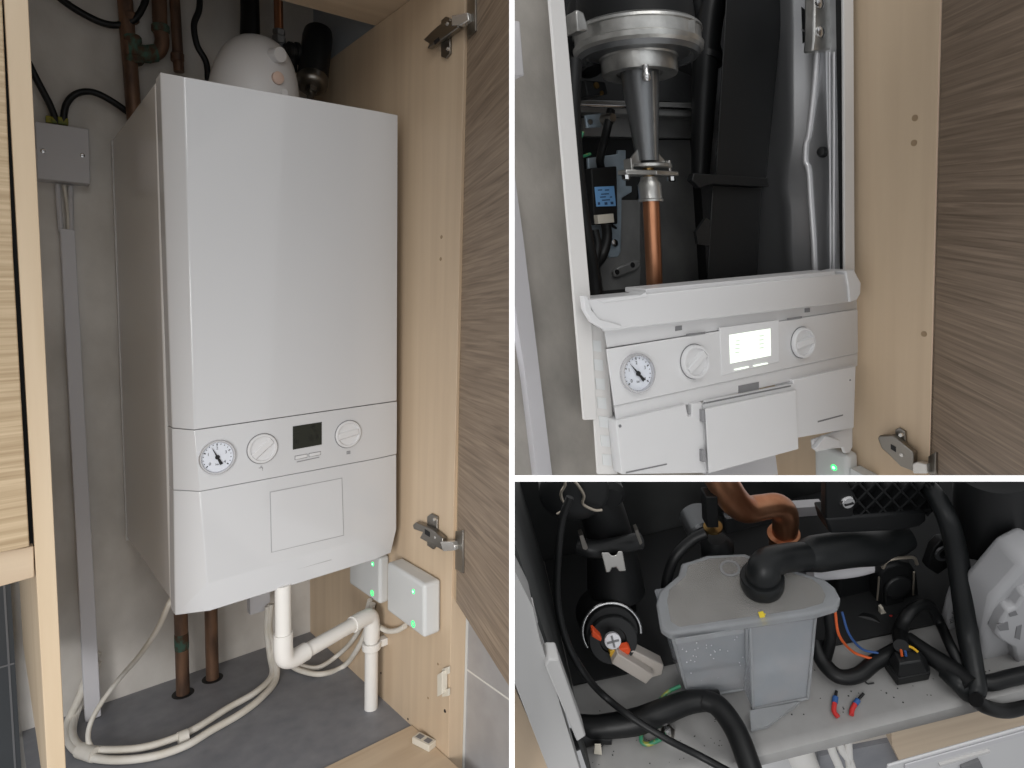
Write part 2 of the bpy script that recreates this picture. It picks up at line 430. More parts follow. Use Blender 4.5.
mb = MB(A); mb.box((-.0245, .0575, -.735), (.316, YW - .008, .006))
part('casing', mb, CASE, bo, bevel=.003)
bl = h(124, 540, x=-.0225); 
mb = MB(A); mb.box((-.0262, YW - .02, -.74), (-.02, YW - .012, .004)); part('casing_flange', mb, CASE, bo)
mb = MB(A); mb.box((.0, .08, -.748), (.29, .30, -.736)); part('underside_plate', mb, GREYBOX, bo)
mb = MB(A); c = h(257, 606, y=.36); mb.box((c.x - .02, .34, c.z - .006), (c.x + .02, .36, -.74)); part('mounting_bracket', mb, GREYBOX, bo)

def gauge(fr, c, r, parent, needle_deg, tilt=0, n_r=None, zero='0'):
    """c is on the panel face, axis -y"""
    mb = MB(fr); mb.lathe_open(c, (0, -1, 0), [(-.003, r * .86), (-.003, r), (.0035, r), (.0045, r * .97), (.0045, r * .9), (.002, r * .86)], 40)
    gp = part('pressure_gauge', mb, CHROME, parent)
    mb = MB(fr); mb.lathe(c, (0, -1, 0), [(-.002, r * .88), (.0012, r * .88)], 40); part('gauge_face', mb, GAUGE, gp)
    mb = MB(fr); f_ = V(c) + V((0, -.0016, 0))
    def dirv(dg): a = math.radians(dg); return V((math.sin(a), 0, math.cos(a)))
    for i in range(17):
        dg = -130 + i * 260 / 16; d = dirv(dg); s_ = V((d.z, 0, -d.x)); w = r * .018 * (1.5 if i % 4 == 0 else 1)
        a, b = f_ + d * r * (.68 if i % 4 == 0 else .73), f_ + d * r * .8
        mb.add([a - s_ * w, a + s_ * w, b + s_ * w, b - s_ * w], [(0, 1, 2, 3)])
    for i, t in enumerate('01234'):
        d = dirv(-130 + i * 65); mb.text(t, f_ + d * r * .53, (1, 0, 0), (0, 0, 1), r * .24)
    mb.text('bar', f_ + V((0, 0, -r * .42)), (1, 0, 0), (0, 0, 1), r * .17)
    part('gauge_markings', mb, INK, gp, recalc=False)
    mb = MB(fr); d = dirv(needle_deg); s_ = V((d.z, 0, -d.x)); n_ = f_ + V((0, -.0008, 0))
    mb.prism([n_ - d * r * .5 - s_ * r * .09, n_ - d * r * .5 + s_ * r * .09, n_ + s_ * r * .05, n_ + d * r * .7, n_ - s_ * r * .05], (0, -.0005, 0))
    mb.lathe(n_, (0, -1, 0), [(0, r * .13), (.001, r * .12)], 16)
    part('gauge_needle', mb, INK, gp)

def dial(fr, c, r, parent, deg, proud=.004):
    mb = MB(fr); mb.lathe(c, (0, -1, 0), [(-.002, r), (proud * .7, r), (proud, r * .95), (proud, r * .84), (proud * .45, r * .8)], 40)
    dl = part('control_dial', mb, PLAST, parent)
    a = math.radians(deg); d = V((math.cos(a), 0, math.sin(a))); s_ = V((-d.z, 0, d.x)); c = V(c)
    mb = MB(fr); p = c + V((0, -proud * .4, 0))
    mb.loft([p - d * r * .84 - s_ * r * .27, p + d * r * .84 - s_ * r * .27, p + d * r * .84 + s_ * r * .27, p - d * r * .84 + s_ * r * .27],
            [q_ + V((0, -proud * .7, 0)) for q_ in (p - d * r * .78 - s_ * r * .19, p + d * r * .78 - s_ * r * .19, p + d * r * .78 + s_ * r * .19, p - d * r * .78 + s_ * r * .19)])
    part('dial_grip', mb, PLAST, dl, bevel=.0005)
    mb = MB(fr); mb.lathe_open(c, (0, -1, 0), [(.0002, r), (.0002, r * 1.05), (.0006, r * 1.05), (.0006, r)], 40)
    part('dial_gap', mb, GASKET, dl)

def rad(fr, u, v0, v1, y=0): return (fr.h(u, v0, y=y) - fr.h(u, v1, y=y)).length / 2
gauge(A, h(217, 457, y=0), rad(A, 217, 440, 474), bo, -26)
dial(A, h(262.3, 448.5, y=0), rad(A, 262, 434, 463), bo, 38)
dial(A, h(348, 434, y=0), rad(A, 348, 421, 447.5), bo, 8)
mb = MB(A); mb.prism(A.hs([(292.5, 426.3), (321.3, 421.8), (321.3, 444.3), (292.5, 449.6)], y=.001), (0, -.0018, 0))
ds = part('display', mb, GLASSD, bo)
cdis = h(307, 435.5, y=-.0012)
mb = MB(A)
mb.text('0', h(296.5, 441.8, y=-.0012), (1, 0, 0), (0, 0, 1), .013); mb.text('0.9', h(314, 437.7, y=-.0012), (1, 0, 0), (0, 0, 1), .013)
for u, v in [(297, 432), (316, 430.5)]:
    c = h(u, v, y=-.0012); mb.add([c + V((-.004, 0, -.0005)), c + V((.004, 0, -.0005)), c + V((.004, 0, .0005)), c + V((-.004, 0, .0005))], [(0, 1, 2, 3)])
mb.lathe_open(h(313, 426.5, y=-.0012), (0, -1, 0), [(0, .0016), (0, .0026), (.0002, .0026), (.0002, .0016)], 12)
part('display_digits', mb, DIGIT, ds, recalc=False)
for q in ([(295, 456.3), (306.5, 454), (306.5, 456.8), (295, 459.3)], [(309, 453.6), (320, 451.5), (320, 454.2), (309, 456.5)]):
    mb = MB(A); mb.prism(A.hs([(q[0][0] - .6, q[0][1] - .5), (q[1][0] + .6, q[1][1] - .5), (q[2][0] + .6, q[2][1] + .6), (q[3][0] - .6, q[3][1] + .6)], y=.0008), (0, -.0010, 0)); bt = part('button', mb, GASKET, bo)
    mb = MB(A); mb.prism(A.hs(q, y=.0008), (0, -.0028, 0)); part('button_cap', mb, PLAST, bt, bevel=.0006)
mb = MB(A); mb.prism(A.hs([(296.5, 461.3), (319, 456.6), (319, 457.6), (296.5, 462.5)], y=.0008), (0, -.0011, 0)); part('button_ledge', mb, INKG, bo)
# icons under the dials: tap and radiator
mb = MB(A); c = h(261.5, 468, y=-.0003); z_ = .0006
def rect(mb, c, x0, z0, x1, z1, yy=0): mb.add([c + V((x0, yy, z0)), c + V((x1, yy, z0)), c + V((x1, yy, z1)), c + V((x0, yy, z1))], [(0, 1, 2, 3)])
rect(mb, c, -.004, 0, .001, .0012); rect(mb, c, -.001, .001, .0, .003); rect(mb, c, -.002, .0026, .001, .0032); rect(mb, c, .001, -.0026, .0022, .0012); rect(mb, c, .001, -.0042, .002, -.0034)
c = h(348.5, 452.5, y=-.0003)
for i in range(4): rect(mb, c, -.0034 + i * .0018, -.0028, -.0022 + i * .0018, .0028)
rect(mb, c, -.0034, -.002, .0032, -.0014); rect(mb, c, -.0034, .0014, .0032, .002)
part('panel_icons', mb, INKG, bo, recalc=False)
# flap on the lower cover
fl = [(270, 492), (341.5, 478), (343.3, 535), (271.3, 552)]
def inset(q, k):
    cx = sum(p[0] for p in q) / 4; cy = sum(p[1] for p in q) / 4
    return [(p[0] + (1 if p[0] > cx else -1) * k, p[1] + (1 if p[1] > cy else -1) * k) for p in q]
mb = MB(A); mb.prism(A.hs(inset(fl, .45), y=.0008), (0, -.0011, 0)); fo = part('flap_outline', mb, SEAM, bo)
mb = MB(A); mb.prism(A.hs(inset(fl, -.35), y=.0008), (0, -.0016, 0)); part('access_flap', mb, WHITE, fo)
mb = MB(A); mb.prism(A.hs([(287, 571), (331, 559), (331, 559.7), (287, 571.7)], y=.0038), (0, -.0020, 0)); part('engraved_line', mb, SEAM, bo)

# ---- junction box, cables and trunking on the wall
yj = .405
jb = thing('junction_box', 'pale grey rectangular junction box with two screws left of the closed boiler', 'junction box', A, h(62, 184, y=yj))
mb = MB(A); mb.prism(A.hs([(35, 121), (89, 129), (90.5, 184), (37.5, 178.5)], y=yj), (0, YW - yj, 0)); part('cover', mb, GREYBOX, jb, bevel=.0015)
for u, v in [(43, 151), (82.5, 155.5)]:
    c = h(u, v, y=yj); mb = MB(A); mb.lathe(c, (0, -1, 0), [(-.001, .0042), (.0012, .0038), (.0018, .002)], 16)
    sc = part('screw', mb, BRIGHT, jb)
    mb = MB(A); mb.box((c.x - .003, c.y - .0022, c.z - .0005), (c.x + .003, c.y - .0016, c.z + .0005)); part('screw_slot', mb, INK, sc)
mb = MB(A); z0 = h(57, 122, y=.42)
for dx in (-.012, -.004, .005, .012): mb.box((z0.x + dx - .004, .414, z0.z - .004), (z0.x + dx + .004, .426, z0.z + .006 + .006 * random.random()))
part('cable_sleeve', mb, YG, jb, bevel=.001)
top('power_cable', MB(A).tube([h(28, 62, y=.40), h(38, 82, y=.405), h(50, 105, y=.415), h(57, 124, y=.42)], .0055), RUBBER, 'black power cable dropping from the left post into the junction box', 'cable')
top('power_cable', MB(A).tube([h(63, 124, y=.42), h(66, 105, y=.415), h(76, 94, y=.41), h(92, 92, y=.41), h(110, 100, y=.41), h(132, 115, y=.415)], .0055), RUBBER, 'black power cable arching from the junction box to the boiler', 'cable')
top('power_cable', MB(A).tube([h(52, -8, y=.40), h(75, 9, y=.40), h(100, 22, y=.40), h(118, 25, y=.40), h(135, 19, y=.39), h(145, 2, y=.385), h(146, -10, y=.385)], .0058), RUBBER, 'black cable sagging across the top of the plaster wall', 'cable')
top('power_cable', MB(A).tube([h(200, -8, y=.36), h(199, 10, y=.36), h(194, 25, y=.36), h(197, 45, y=.36), (h(206, 62, y=.36)), h(208, 80, y=.36)], .0055), RUBBER, 'black cable curving down left of the white vessel', 'cable')
for i, (a, b) in enumerate([((57.5, 184), (61, 232)), ((70.5, 186), (71.5, 232)), ((64, 185), (68.5, 232))]):
    w_ = .0042 if i < 2 else .003
    top('conduit_wire', MB(A).tube([h(*a, y=.425), h((a[0] + b[0]) / 2 + (1 if i == 2 else 0), (a[1] + b[1]) / 2, y=.425), h(*b, y=.425)], w_, 10), [GREYBOX, GREYBOX, CABW][i],
        ['grey conduit wire below junction box, left of three', 'grey conduit wire below junction box, right of three', 'thin pale wire between the two grey conduit wires'][i], 'wire')
mb = MB(A); mb.prism([h(60, 228, y=.418), h(75, 230, y=.418), h(101.5, 716, y=.388), h(85.5, 723, y=.388)], (0, .018, 0))
top('cable_trunking', mb, TRUNK, 'tall white cable trunking strip on the plaster wall left of the closed boiler', 'trunking', bevel=.0015)

# ---- pipes at the top
def coppipe(pts, r, label, m=COPOLD, sub=1, fit=()):
    p = MB(A).tube(pts, r, 16, sub)
    o = top('copper_pipe', p, m, label, 'pipe')
    return o
yp = .40
o = coppipe([h(124, -12, y=yp), h(134.5, 120, y=yp)], .0125, 'aged copper pipe with green patina tee, left of those behind the boiler top')
mb = MB(A); mb.lathe(h(131, 36, y=yp), h(134, 66, y=yp) - h(131, 36, y=yp), [(0, .0145), (.003, .0165), (.010, .0165), (.013, .0145), (.034, .0145), (.036, .0165), (.044, .0165), (.047, .014)], 20)
mb.tube([h(133, 52, y=yp), h(151, 55, y=yp)], .0145, 16)
part('tee_fitting', mb, PATINA, o)
mb = MB(A); mb.lathe(h(130, 22, y=yp), (0, 0, 1), [(0, .013), (.002, .0150), (.012, .0150), (.014, .013)], 20); part('collar', mb, COPOLD, o)
o = coppipe([h(159, -10, y=yp), h(160, 25, y=yp), h(162, 42, y=yp), h(158, 52, y=yp), h(148, 55, y=yp)], .0125, 'aged copper pipe bending left into the green tee', sub=6)
mb = MB(A); mb.lathe(h(160.5, 33, y=yp), (0, 0, 1), [(0, .013), (.002, .015), (.012, .015), (.014, .013)], 20); part('collar', mb, PATINA, o)
mb = MB(A); mb.tube([h(149, 54, y=yp), h(156, 53, y=yp)], .0150, 16); part('collar', mb, PATINA, o)
o = coppipe([h(174, -10, y=yp), h(179, 72, y=yp)], .0092, 'thin aged copper pipe between the elbow and black cable')
mb = MB(A); mb.lathe(h(177.5, 62, y=yp), (0, 0, 1), [(0, .0095), (.002, .0115), (.014, .0115), (.016, .0095)], 20); part('collar', mb, COPOLD, o)
top('black_hose', MB(A).tube([h(249, -14, y=.36), h(250, 10, y=.36), h(250, 40, y=.36)], [.017, .017, .0185], 18, 3), RUBBER, 'thick black hose behind the white vessel', 'hose')

# ---- white vessel on top, with its valve and the black filter
ve = thing('filling_vessel', 'rounded white plastic vessel on top of the closed boiler', 'vessel', A, h(255, 96, y=.2))
c0 = h(254, 105, y=.22)
zt = h(254, 37.5, y=.22).z - c0.z
rb = (h(213, 80, y=.22) - h(297, 95, y=.22)).length / 2 * 1.05
mb = MB(A); prof = [(-.03, rb)] + [(zt * math.sin(a) , rb * (math.cos(a) ** .74)) for a in [i * math.pi / 2 / 14 for i in range(0, 14)]] + [(zt, .004)]
mb.lathe(c0, (.06, 0, 1), prof, 40); part('body', mb, PLAST, ve)
c = h(278, 55, y=.15); mb = MB(A); mb.lathe(c, (.25, -.9, -.1), [(-.03, .0125), (.004, .0125), (.007, .0115), (.0075, .002)], 24); part('screw_cap', mb, PLAST, ve)
c = h(278, 78, y=.145); mb = MB(A); mb.lathe(c, (.12, -1, -.05), [(-.02, .0098), (.002, .0098), (.003, .008)], 24); part('round_plug', mb, PINK, ve)
c = h(284, 93, y=.15); mb = MB(A); mb.lathe(c, (0, -1, 0), [(-.02, .006), (.003, .006)], 16); part('small_plug', mb, PLAST, ve)
o = coppipe([h(278, -10, y=.33), h(279, 34, y=.33)], .0085, 'short copper pipe dropping to the valve behind the white vessel', COPPER)
vv = thing('isolation_valve', 'dark metal isolation valve between white vessel and black filter', 'valve', A, h(290, 66, y=.31))
mb = MB(A); mb.lathe(h(279, 45, y=.32), (0, 0, 1), [(0, .010), (.002, .013), (.014, .013), (.016, .011), (.018, .011), (.020, .012), (.026, .012), (.028, .009)], 6); mb.lathe(h(280, 50, y=.32), (0, 0, 1), [(-.03, .010), (.01, .010)], 16); part('compression_nut', mb, ALUD, vv, ang=30)
mb = MB(A); c = h(288, 52, y=.30)
mb.lathe(c, (1, 0, .05), [(-.006, .012), (0, .0185), (.006, .0185), (.007, .0165), (.012, .0165), (.013, .0195), (.019, .0195), (.021, .014), (.032, .014)], 24); mb.lathe(c + V((.005, 0, -.012)), (0, 0, -1), [(0, .012), (.022, .012)], 16)
part('valve_body', mb, BLACKS, vv)
fi = thing('magnetic_filter', 'black cylindrical magnetic filter with grey end on top of the boiler', 'filter', A, h(310, 98, y=.28))
p0, p1 = h(312, 84, y=.27), h(317.5, 38, y=.30)
ax = p1 - p0; L_ = ax.length
mb = MB(A); mb.lathe(p0, ax, [(.0, .0265), (.004, .0285), (L_, .0285), (L_ + .012, .0265), (L_ + .018, .018), (L_ + .019, .004)], 32); part('canister', mb, BLACKS, fi)
mb = MB(A); mb.lathe(p0, -ax, [(-.012, .0292), (0, .0292), (.006, .027), (.010, .021), (.010, .012)], 32); part('end_collar', mb, HINGE, fi)
mb = MB(A); mb.lathe(p0 - ax.normalized() * .008, -ax, [(0, .0115), (.012, .0115)], 6); mb.lathe(p0 - ax.normalized() * .02, -ax, [(0, .007), (.010, .007), (.011, .005)], 16); part('drain_valve', mb, HINGE, fi, ang=30)

# ---- pipes below the boiler
for (u0, v0, u1, v1, hx, hy), lab in [((181, 600, 183, 693, 183, 693), 'aged copper pipe below the boiler, left of the two entering the floor'), ((213, 596, 212.5, 677, 212.5, 678), 'aged copper pipe below the boiler, right of the two entering the floor')]:
    pz = h(hx, hy, z=ZF + .001)
    o = top('copper_pipe', MB(A).tube([pz + V((0, 0, -.004)), V((pz.x, pz.y, -.72))], .0125, 18, 1), COPOLD, lab, 'pipe')
    mb = MB(A); mb.lathe(pz + V((0, 0, -.001)), (0, 0, 1), [(0, .0205), (.0008, .0205)], 24); part('floor_hole', mb, INK, o)
    if u0 == 181:
        mb = MB(A); c = V((pz.x, pz.y, h(181, 640, y=pz.y).z)); mb.lathe(c, (0, 0, 1), [(-.02, .0127), (-.012, .0133), (.01, .0130), (.014, .0127)], 20); part('patina_patch', mb, PATINA, o)
# waste pipe
b2 = h(371, 708, z=ZF); b2t = V((b2.x, b2.y, h(371, 614, y=b2.y).z))
e1 = h(283.5, 664, z=b2t.z); R_ = .0125
wp = thing('waste_pipe', 'white plastic condensate pipe bending under the closed boiler to the floor', 'pipe', A, b2)
dv = (b2t - e1).normalized()
mb = MB(A); mb.tube([V((e1.x, e1.y, -.742)), e1 + V((0, 0, .03))], R_, 20, 1); part('upper_pipe', mb, PVC, wp)
mb = MB(A); mb.tube([e1 + V((0, 0, .052)), e1 + V((0, 0, .025)), e1 + V((0, 0, .008)) + dv * .004, e1 + dv * .02, e1 + dv * .045], R_ + .0025, 20, 6); part('elbow', mb, PVC, wp)
mb = MB(A); mb.tube([e1 + dv * .03, b2t - dv * .03], R_, 20, 1); part('cross_pipe', mb, PVC, wp)
mb = MB(A); mb.tube([b2t - dv * .048, b2t - dv * .022, b2t - dv * .005 + V((0, 0, -.004)), b2t + V((0, 0, -.02)), b2t + V((0, 0, -.05))], R_ + .0025, 20, 6); part('elbow', mb, PVC, wp)
mb = MB(A); mb.tube([b2t + V((0, 0, -.03)), b2], R_, 20, 1); part('drop_pipe', mb, PVC, wp)
cz = h(371, 645, y=b2.y).z
mb = MB(A); mb.lathe_open((b2.x, b2.y, cz - .008), (0, 0, 1), [(0, R_ + .0005), (0, R_ + .005), (.014, R_ + .005), (.014, R_ + .0005)], 24); mb.box((b2.x + R_, b2.y - .008, cz - .008), (XS, b2.y + .008, cz + .006))
top('pipe_clip', mb, PVC, 'white plastic clip holding the waste pipe against the birch panel', 'pipe clip', bevel=.001)

# ---- hubs with green lights
def hub(face, label, leds, thick):
    hb = thing('control_box', label, 'control box', A, h(*face[2], x=XS - thick), 'grey control boxes with green lights')
    mb = MB(A); mb.prism(A.hs(face, x=XS - thick), (thick - .001, 0, 0)); part('housing', mb, HUB, hb, bevel=.006, seg=4)
    for i, (u, v) in enumerate(leds):
        c = h(u, v, x=XS - thick)
        if i == 0:
            mb = MB(A); mb.lathe(c, (-1, 0, 0), [(-.001, .0042), (.0006, .004), (.001, .002)], 16); l_ = part('status_light', mb, GREEN, hb)
            mb = MB(A); mb.lathe(c, (-1, 0, 0), [(.0008, .0024), (.0013, .002)], 12); part('light_core', mb, GREENIN, l_)
        else:
            mb = MB(A); mb.lathe_open(c, (-1, 0, 0), [(-.001, .0036), (-.001, .0056), (.0007, .0056), (.0007, .0036)], 20); part('status_light', mb, GREEN, hb)
hub([(386.5, 562), (424, 585), (424, 639), (386.5, 611)], 'grey control box with two green lights, nearer the door hinge', [(413.5, 591.5), (413.2, 624)], .034)
hub([(349, 541), (379.5, 558), (379.5, 605), (349, 584)], 'grey control box with green lights, tucked under the boiler corner', [(372.8, 564), (372.2, 593)], .022)

# ---- white cables on the cupboard floor
zc = ZF + .009
def fl_(pix, z=zc): return [h(u, v, z=z) for u, v in pix]
def up_(pix, y): return [h(u, v, y=y) for u, v in pix]
top('white_cable', MB(A).tube(up_([(98, 652), (90, 668)], .427) + up_([(79, 698)], .405) + fl_([(68, 722), (69, 742), (84, 755), (112, 760), (150, 757), (185, 746), (212, 730), (240, 714), (262, 697), (276, 678)]) + up_([(274, 650), (269, 628), (271, 604)], .33), .0068, 12), CABW, 'thick white cable looping along the cupboard floor, outermost of the bundle', 'cable')
top('white_cable', MB(A).tube(up_([(98, 662), (91, 682)], .427) + fl_([(76, 715), (73, 735), (82, 747), (104, 750), (140, 748), (172, 739), (198, 727), (228, 708), (256, 692), (272, 675)], zc + .004) + up_([(270, 655), (267, 630), (268, 606)], .33), .0064, 12), CABW, 'thick white cable looping along the cupboard floor, innermost of the bundle', 'cable')
top('white_cable', MB(A).tube([h(173, 597, y=.1), (h(168, 606, y=.1)), h(158, 628, y=.14), h(140, 655, y=.2), h(120, 678, y=.25), h(102, 702, y=.28), h(91, 722, z=ZF + .05), h(88, 738, z=ZF + .03), h(92, 749, z=zc + .006)], .0042, 10), CABW, 'thin white cable hanging from the boiler lower left corner', 'cable')
top('white_cable', MB(A).tube(fl_([(288, 664), (302, 671), (322, 674)]) + [h(u, v, x=XS - .008) for u, v in [(344, 666), (358, 648), (366, 630), (373, 604)]], .0055, 10), CABW, 'white cable looping right of the waste pipe elbow, lower of two', 'cable')
top('white_cable', MB(A).tube(fl_([(290, 661), (305, 667), (320, 667)]) + [h(u, v, x=XS - .008) for u, v in [(338, 655), (352, 641), (363, 622), (370, 600)]], .005, 10), CABW, 'white cable looping right of the waste pipe elbow, upper of two', 'cable')
top('white_cable', MB(A).tube([h(378, 626, x=XS - .012), h(388, 631, x=XS - .012), h(398, 630, x=XS - .012), h(405, 626, x=XS - .01)], .005, 10), CABW, 'short white cable under the control box near the hinge', 'cable')
mb = MB(A); a, b = h(88, 752, z=zc + .002), h(82, 757, z=zc + .002)
p = [h(96, 752, z=zc + .002), h(80, 754, z=zc + .002)]
mb.tube([h(80, 750, z=zc + .003), h(95, 755, z=zc + .003)], .0125, 14, 1); top('cable_tie', mb, CABW, 'white tape wrap around the cables beside the left post', 'tape')
mb = MB(A); mb.tube([h(178, 739, z=zc + .003), h(188, 735, z=zc + .003)], .0115, 14, 1); top('cable_tie', mb, CABW, 'white tape wrap around the middle of the floor cables', 'tape')
mb = MB(A); mb.prism(fl_([(178, 741), (186, 739), (191, 742), (183, 747)], ZF + .002), (0, 0, .002)); top('sticky_pad', mb, YG, 'small yellowish sticky scrap under the floor cables', 'scrap')

# ---- catches
ct = thing('magnetic_catch', 'small cream magnetic catch on the birch panel under the lower hinge', 'catch', A, h(442, 697, x=XS))
mb = MB(A); mb.prism(A.hs([(437, 675), (442, 671.5), (442, 694), (437, 697)], x=XS - .012), (.011, 0, 0)); part('body', mb, CATCH, ct, bevel=.001)
mb = MB(A); mb.prism(A.hs([(442, 669), (448, 667), (448, 674), (442, 675)], x=XS - .005), (.004, 0, 0)); mb.prism(A.hs([(442, 690), (448, 689), (448, 696), (442, 697)], x=XS - .005), (.004, 0, 0)); part('mounting_ear', mb, CATCH, ct)
mb = MB(A); c = h(423, 742, z=ZF + .004); ax_ = V((.25, -.97, 0)).normalized(); sd_ = V((.97, .25, 0))
ct = thing('door_catch', 'grey double roller catch on the birch bottom board', 'catch', A, c)
def obox(mb, c, a, b, hh, ax_, sd_):
    pts = [c - ax_ * a - sd_ * b, c + ax_ * a - sd_ * b, c + ax_ * a + sd_ * b, c - ax_ * a + sd_ * b]
    return mb.prism(pts, (0, 0, hh))
c = h(424, 745, z=ZF + .0042)
obox(MB(A), c, .02, .009, .012, ax_, sd_)
mb = MB(A); obox(mb, c, .02, .009, .012, ax_, sd_); part('body', mb, CATCH, ct, bevel=.001)
mb = MB(A)
for k in (-1, 1):
    cc = c + ax_ * k * .0095 + V((0, 0, .0118)); obox(mb, cc, .006, .005, .0008, ax_, sd_)
part('recess', mb, GASKET, ct)

# ================================================================== PANEL B : boiler with its cover off
g_ = B.h
XB = B.h(857, 280, y=0).x
YWB = .26
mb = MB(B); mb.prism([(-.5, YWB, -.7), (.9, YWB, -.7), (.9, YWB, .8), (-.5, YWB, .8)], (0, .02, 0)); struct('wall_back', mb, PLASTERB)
mb = MB(B); mb.prism(B.hs([(510, 240), (522, 240), (553, 480), (540, 480), (526, 340), (510, 230)], y=.25), (0, .01, 0))
mb = MB(B); mb.prism(B.hs([(505, 120), (514, 170), (523, 236), (553, 482), (538, 482), (526, 380), (505, 240)], y=.245), (0, YWB - .245, 0))
top('cable_trunking', mb, TRUNK, 'white cable trunking strip at the far left of the opened boiler', 'trunking')
mb = MB(B); mb.prism(B.hs([(505, 19), (520, 21), (524.5, 76), (505, 76)], y=.22), (0, YWB - .22, 0))
top('junction_box', mb, GREYBOX, 'grey junction box corner at the upper left of the opened boiler', 'junction box', bevel=.0015)

# cupboard
cb = thing('boiler_cupboard', 'pale birch cupboard side with taupe door beside the opened boiler', 'cupboard', B, (XB + .01, 0, -.35))
XP = XB + .006
f0, f1 = g_(940, 0, x=XP), g_(928.5, 475, x=XP)
fa = f0 + (f0 - f1) * .15; fb = f1 + (f1 - f0) * .15
mb = MB(B); mb.prism([fa, fb, V((XP, YWB - .002, fb.z)), V((XP, YWB - .002, fa.z))], (.018, 0, 0)); part('side_panel', mb, BIRCH, cb)
for u, v in [(915, 118), (914, 143), (924, 334)]:
    c = g_(u, v, x=XP); mb = MB(B); mb.lathe(c, (-1, 0, 0), [(-.002, .0032 if v < 300 else .0036), (.0004, .003)], 14); part('screw_hole', mb, HOLE, cb)
dirB = -V((88, 650, 184)).normalized()
ezB = B.w(f0) - B.w(f1); ezB.normalize()
DBOX[0] = DB = Frame(B.w(f1), dirB, dirB.cross(ezB), ezB)
sB = 1 if (DB.M @ V((0, 1, 0))).x > 0 else -1
dd = lambda u, v: DB.h(u, v, y=0)
mb = MB(DB); mb.prism([dd(943, -40), dd(1060, -80), dd(1060, 520), dd(929, 490)], (0, .016 * sB, 0)); door = part('door', mb, TAUPE2, cb)
mb = MB(DB); mb.prism([dd(940, -40), dd(943.5, -40), dd(931.5, 490), dd(926, 490)], (0, .016 * sB, 0)); part('door_edge', mb, EDGE, door)
sgn_keep = sgn; sgn = sB
hinge(B, XP, [(882, 437), (884, 434), (897, 434), (908, 443), (918, 451), (918, 470), (905, 465), (892, 452), (886, 447)],
      [(897, 429), (901, 427), (907, 431), (908, 446), (903, 448), (897, 443)],
      [(917, 462), (922, 460), (932, 463), (932, 472), (918, 472)],
      [(931, 456), (938, 452), (938, 474), (931, 474)], DB, [(901, 435, .0022), (902, 455, .0022)], [(891, 444), (896, 447), (896, 452), (891, 449)], cb)
sgn = sgn_keep

# the opened boiler
ob = thing('opened_boiler', 'white boiler with its front cover removed, showing fan, pipework and lit display', 'boiler', B, (XB / 2, .1, -.14))
# left casing strip: front face, then a body side slanting in behind it
a0, a1 = [g_(u, v, y=0) for u, v in [(546, -40), (561, -40)]]
b0, b1 = [g_(u, v, y=0) for u, v in [(584, 420), (595, 420)]]
c0_, c1_ = [g_(u, v, y=0) for u, v in [(584.5, 300), (591, 300)]]
mb = MB(B); mb.prism([a0, a1, c1_, g_(597, 420, y=0), b0, ], (0, .003, 0)); part('casing_edge', mb, CASE, ob, bevel=.0008)
mb = MB(B)
mb.loft([a0 + V((.002, .003, 0)), a0 + V((.007, .003, 0)), b0 + V((.007, .003, 0)), b0 + V((.002, .003, 0))],
        [g_(553, -40, y=YWB - .004), g_(556, -40, y=YWB - .004), g_(590, 420, y=YWB - .004), g_(587, 420, y=YWB - .004)]); part('casing_side', mb, CASE, ob)
mb = MB(B); mb.prism(B.hs([(843.5, -40), (853.6, -40), (855, 290), (845, 290)], y=0), (0, .003, 0)); part('casing_edge', mb, CASE, ob, bevel=.0008)
mb = MB(B); q = g_(850, 270, y=0); mb.box((q.x, .004, -.1), (q.x + .002, YWB - .005, .45)); part('casing_side', mb, DARKIN, ob)  # dark colour paints the shaded gap between casing edge and steel sheet
YBK = .215
mb = MB(B); q0 = g_(570, 0, y=.02).x
l0, l1 = g_(562, -40, y=YBK), g_(598, 420, y=YBK); mb.prism([l1, V((q.x, YBK, l1.z)), V((q.x, YBK, l0.z)), l0], (0, .006, 0)); part('back_panel', mb, DARKIN, ob)
mb = MB(B); fl0 = g_(600, 300, y=YBK); mb.prism([(.012, .012, -.02), (q.x, .012, -.02), (q.x, YBK, -.02), (fl0.x, YBK, -.02)], (0, 0, .008)); part('chamber_floor', mb, DARKIN, ob)
# steel side sheet on the right with ridge
XST = g_(838, 150, y=.012).x
yb_ = g_(765, 150, x=XST).y
mb = MB(B)
pr = [(.012, 0), (.020, 0), (.0225, -.0022), (.025, 0), (.034, 0), (.05, -.001), (.06, -.0075), (.066, -.0085), (.074, -.005), (.10, -.001), (YBK, 0)]
rows = []
for z_ in [-.02, .03, .08, .105, .13, .16, .22, .3, .5]:
    k = 1 + .25 * math.sin(z_ * 38)
    dy = .010 * math.exp(-((z_ - .115) / .02) ** 2) + .006 * math.sin(z_ * 14 + 1)
    rows.append([(XST + x * k, y + (dy if i in (6, 7, 8) else 0), z_) for i, (y, x) in enumerate(pr)])
n = len(pr); vs = [p for r in rows for p in r]; fs = [(r * n + i, r * n + i + 1, (r + 1) * n + i + 1, (r + 1) * n + i) for r in range(len(rows) - 1) for i in range(n - 1)]
mb.add(vs, fs); part('steel_side_sheet', mb, STEELG, ob, ang=70, recalc=False)
RIDGE = mat('ridge_highlight_steel', rgb(214, 214, 216), .3, .45)  # pale colour paints the highlight running along the pressed ridge and folds
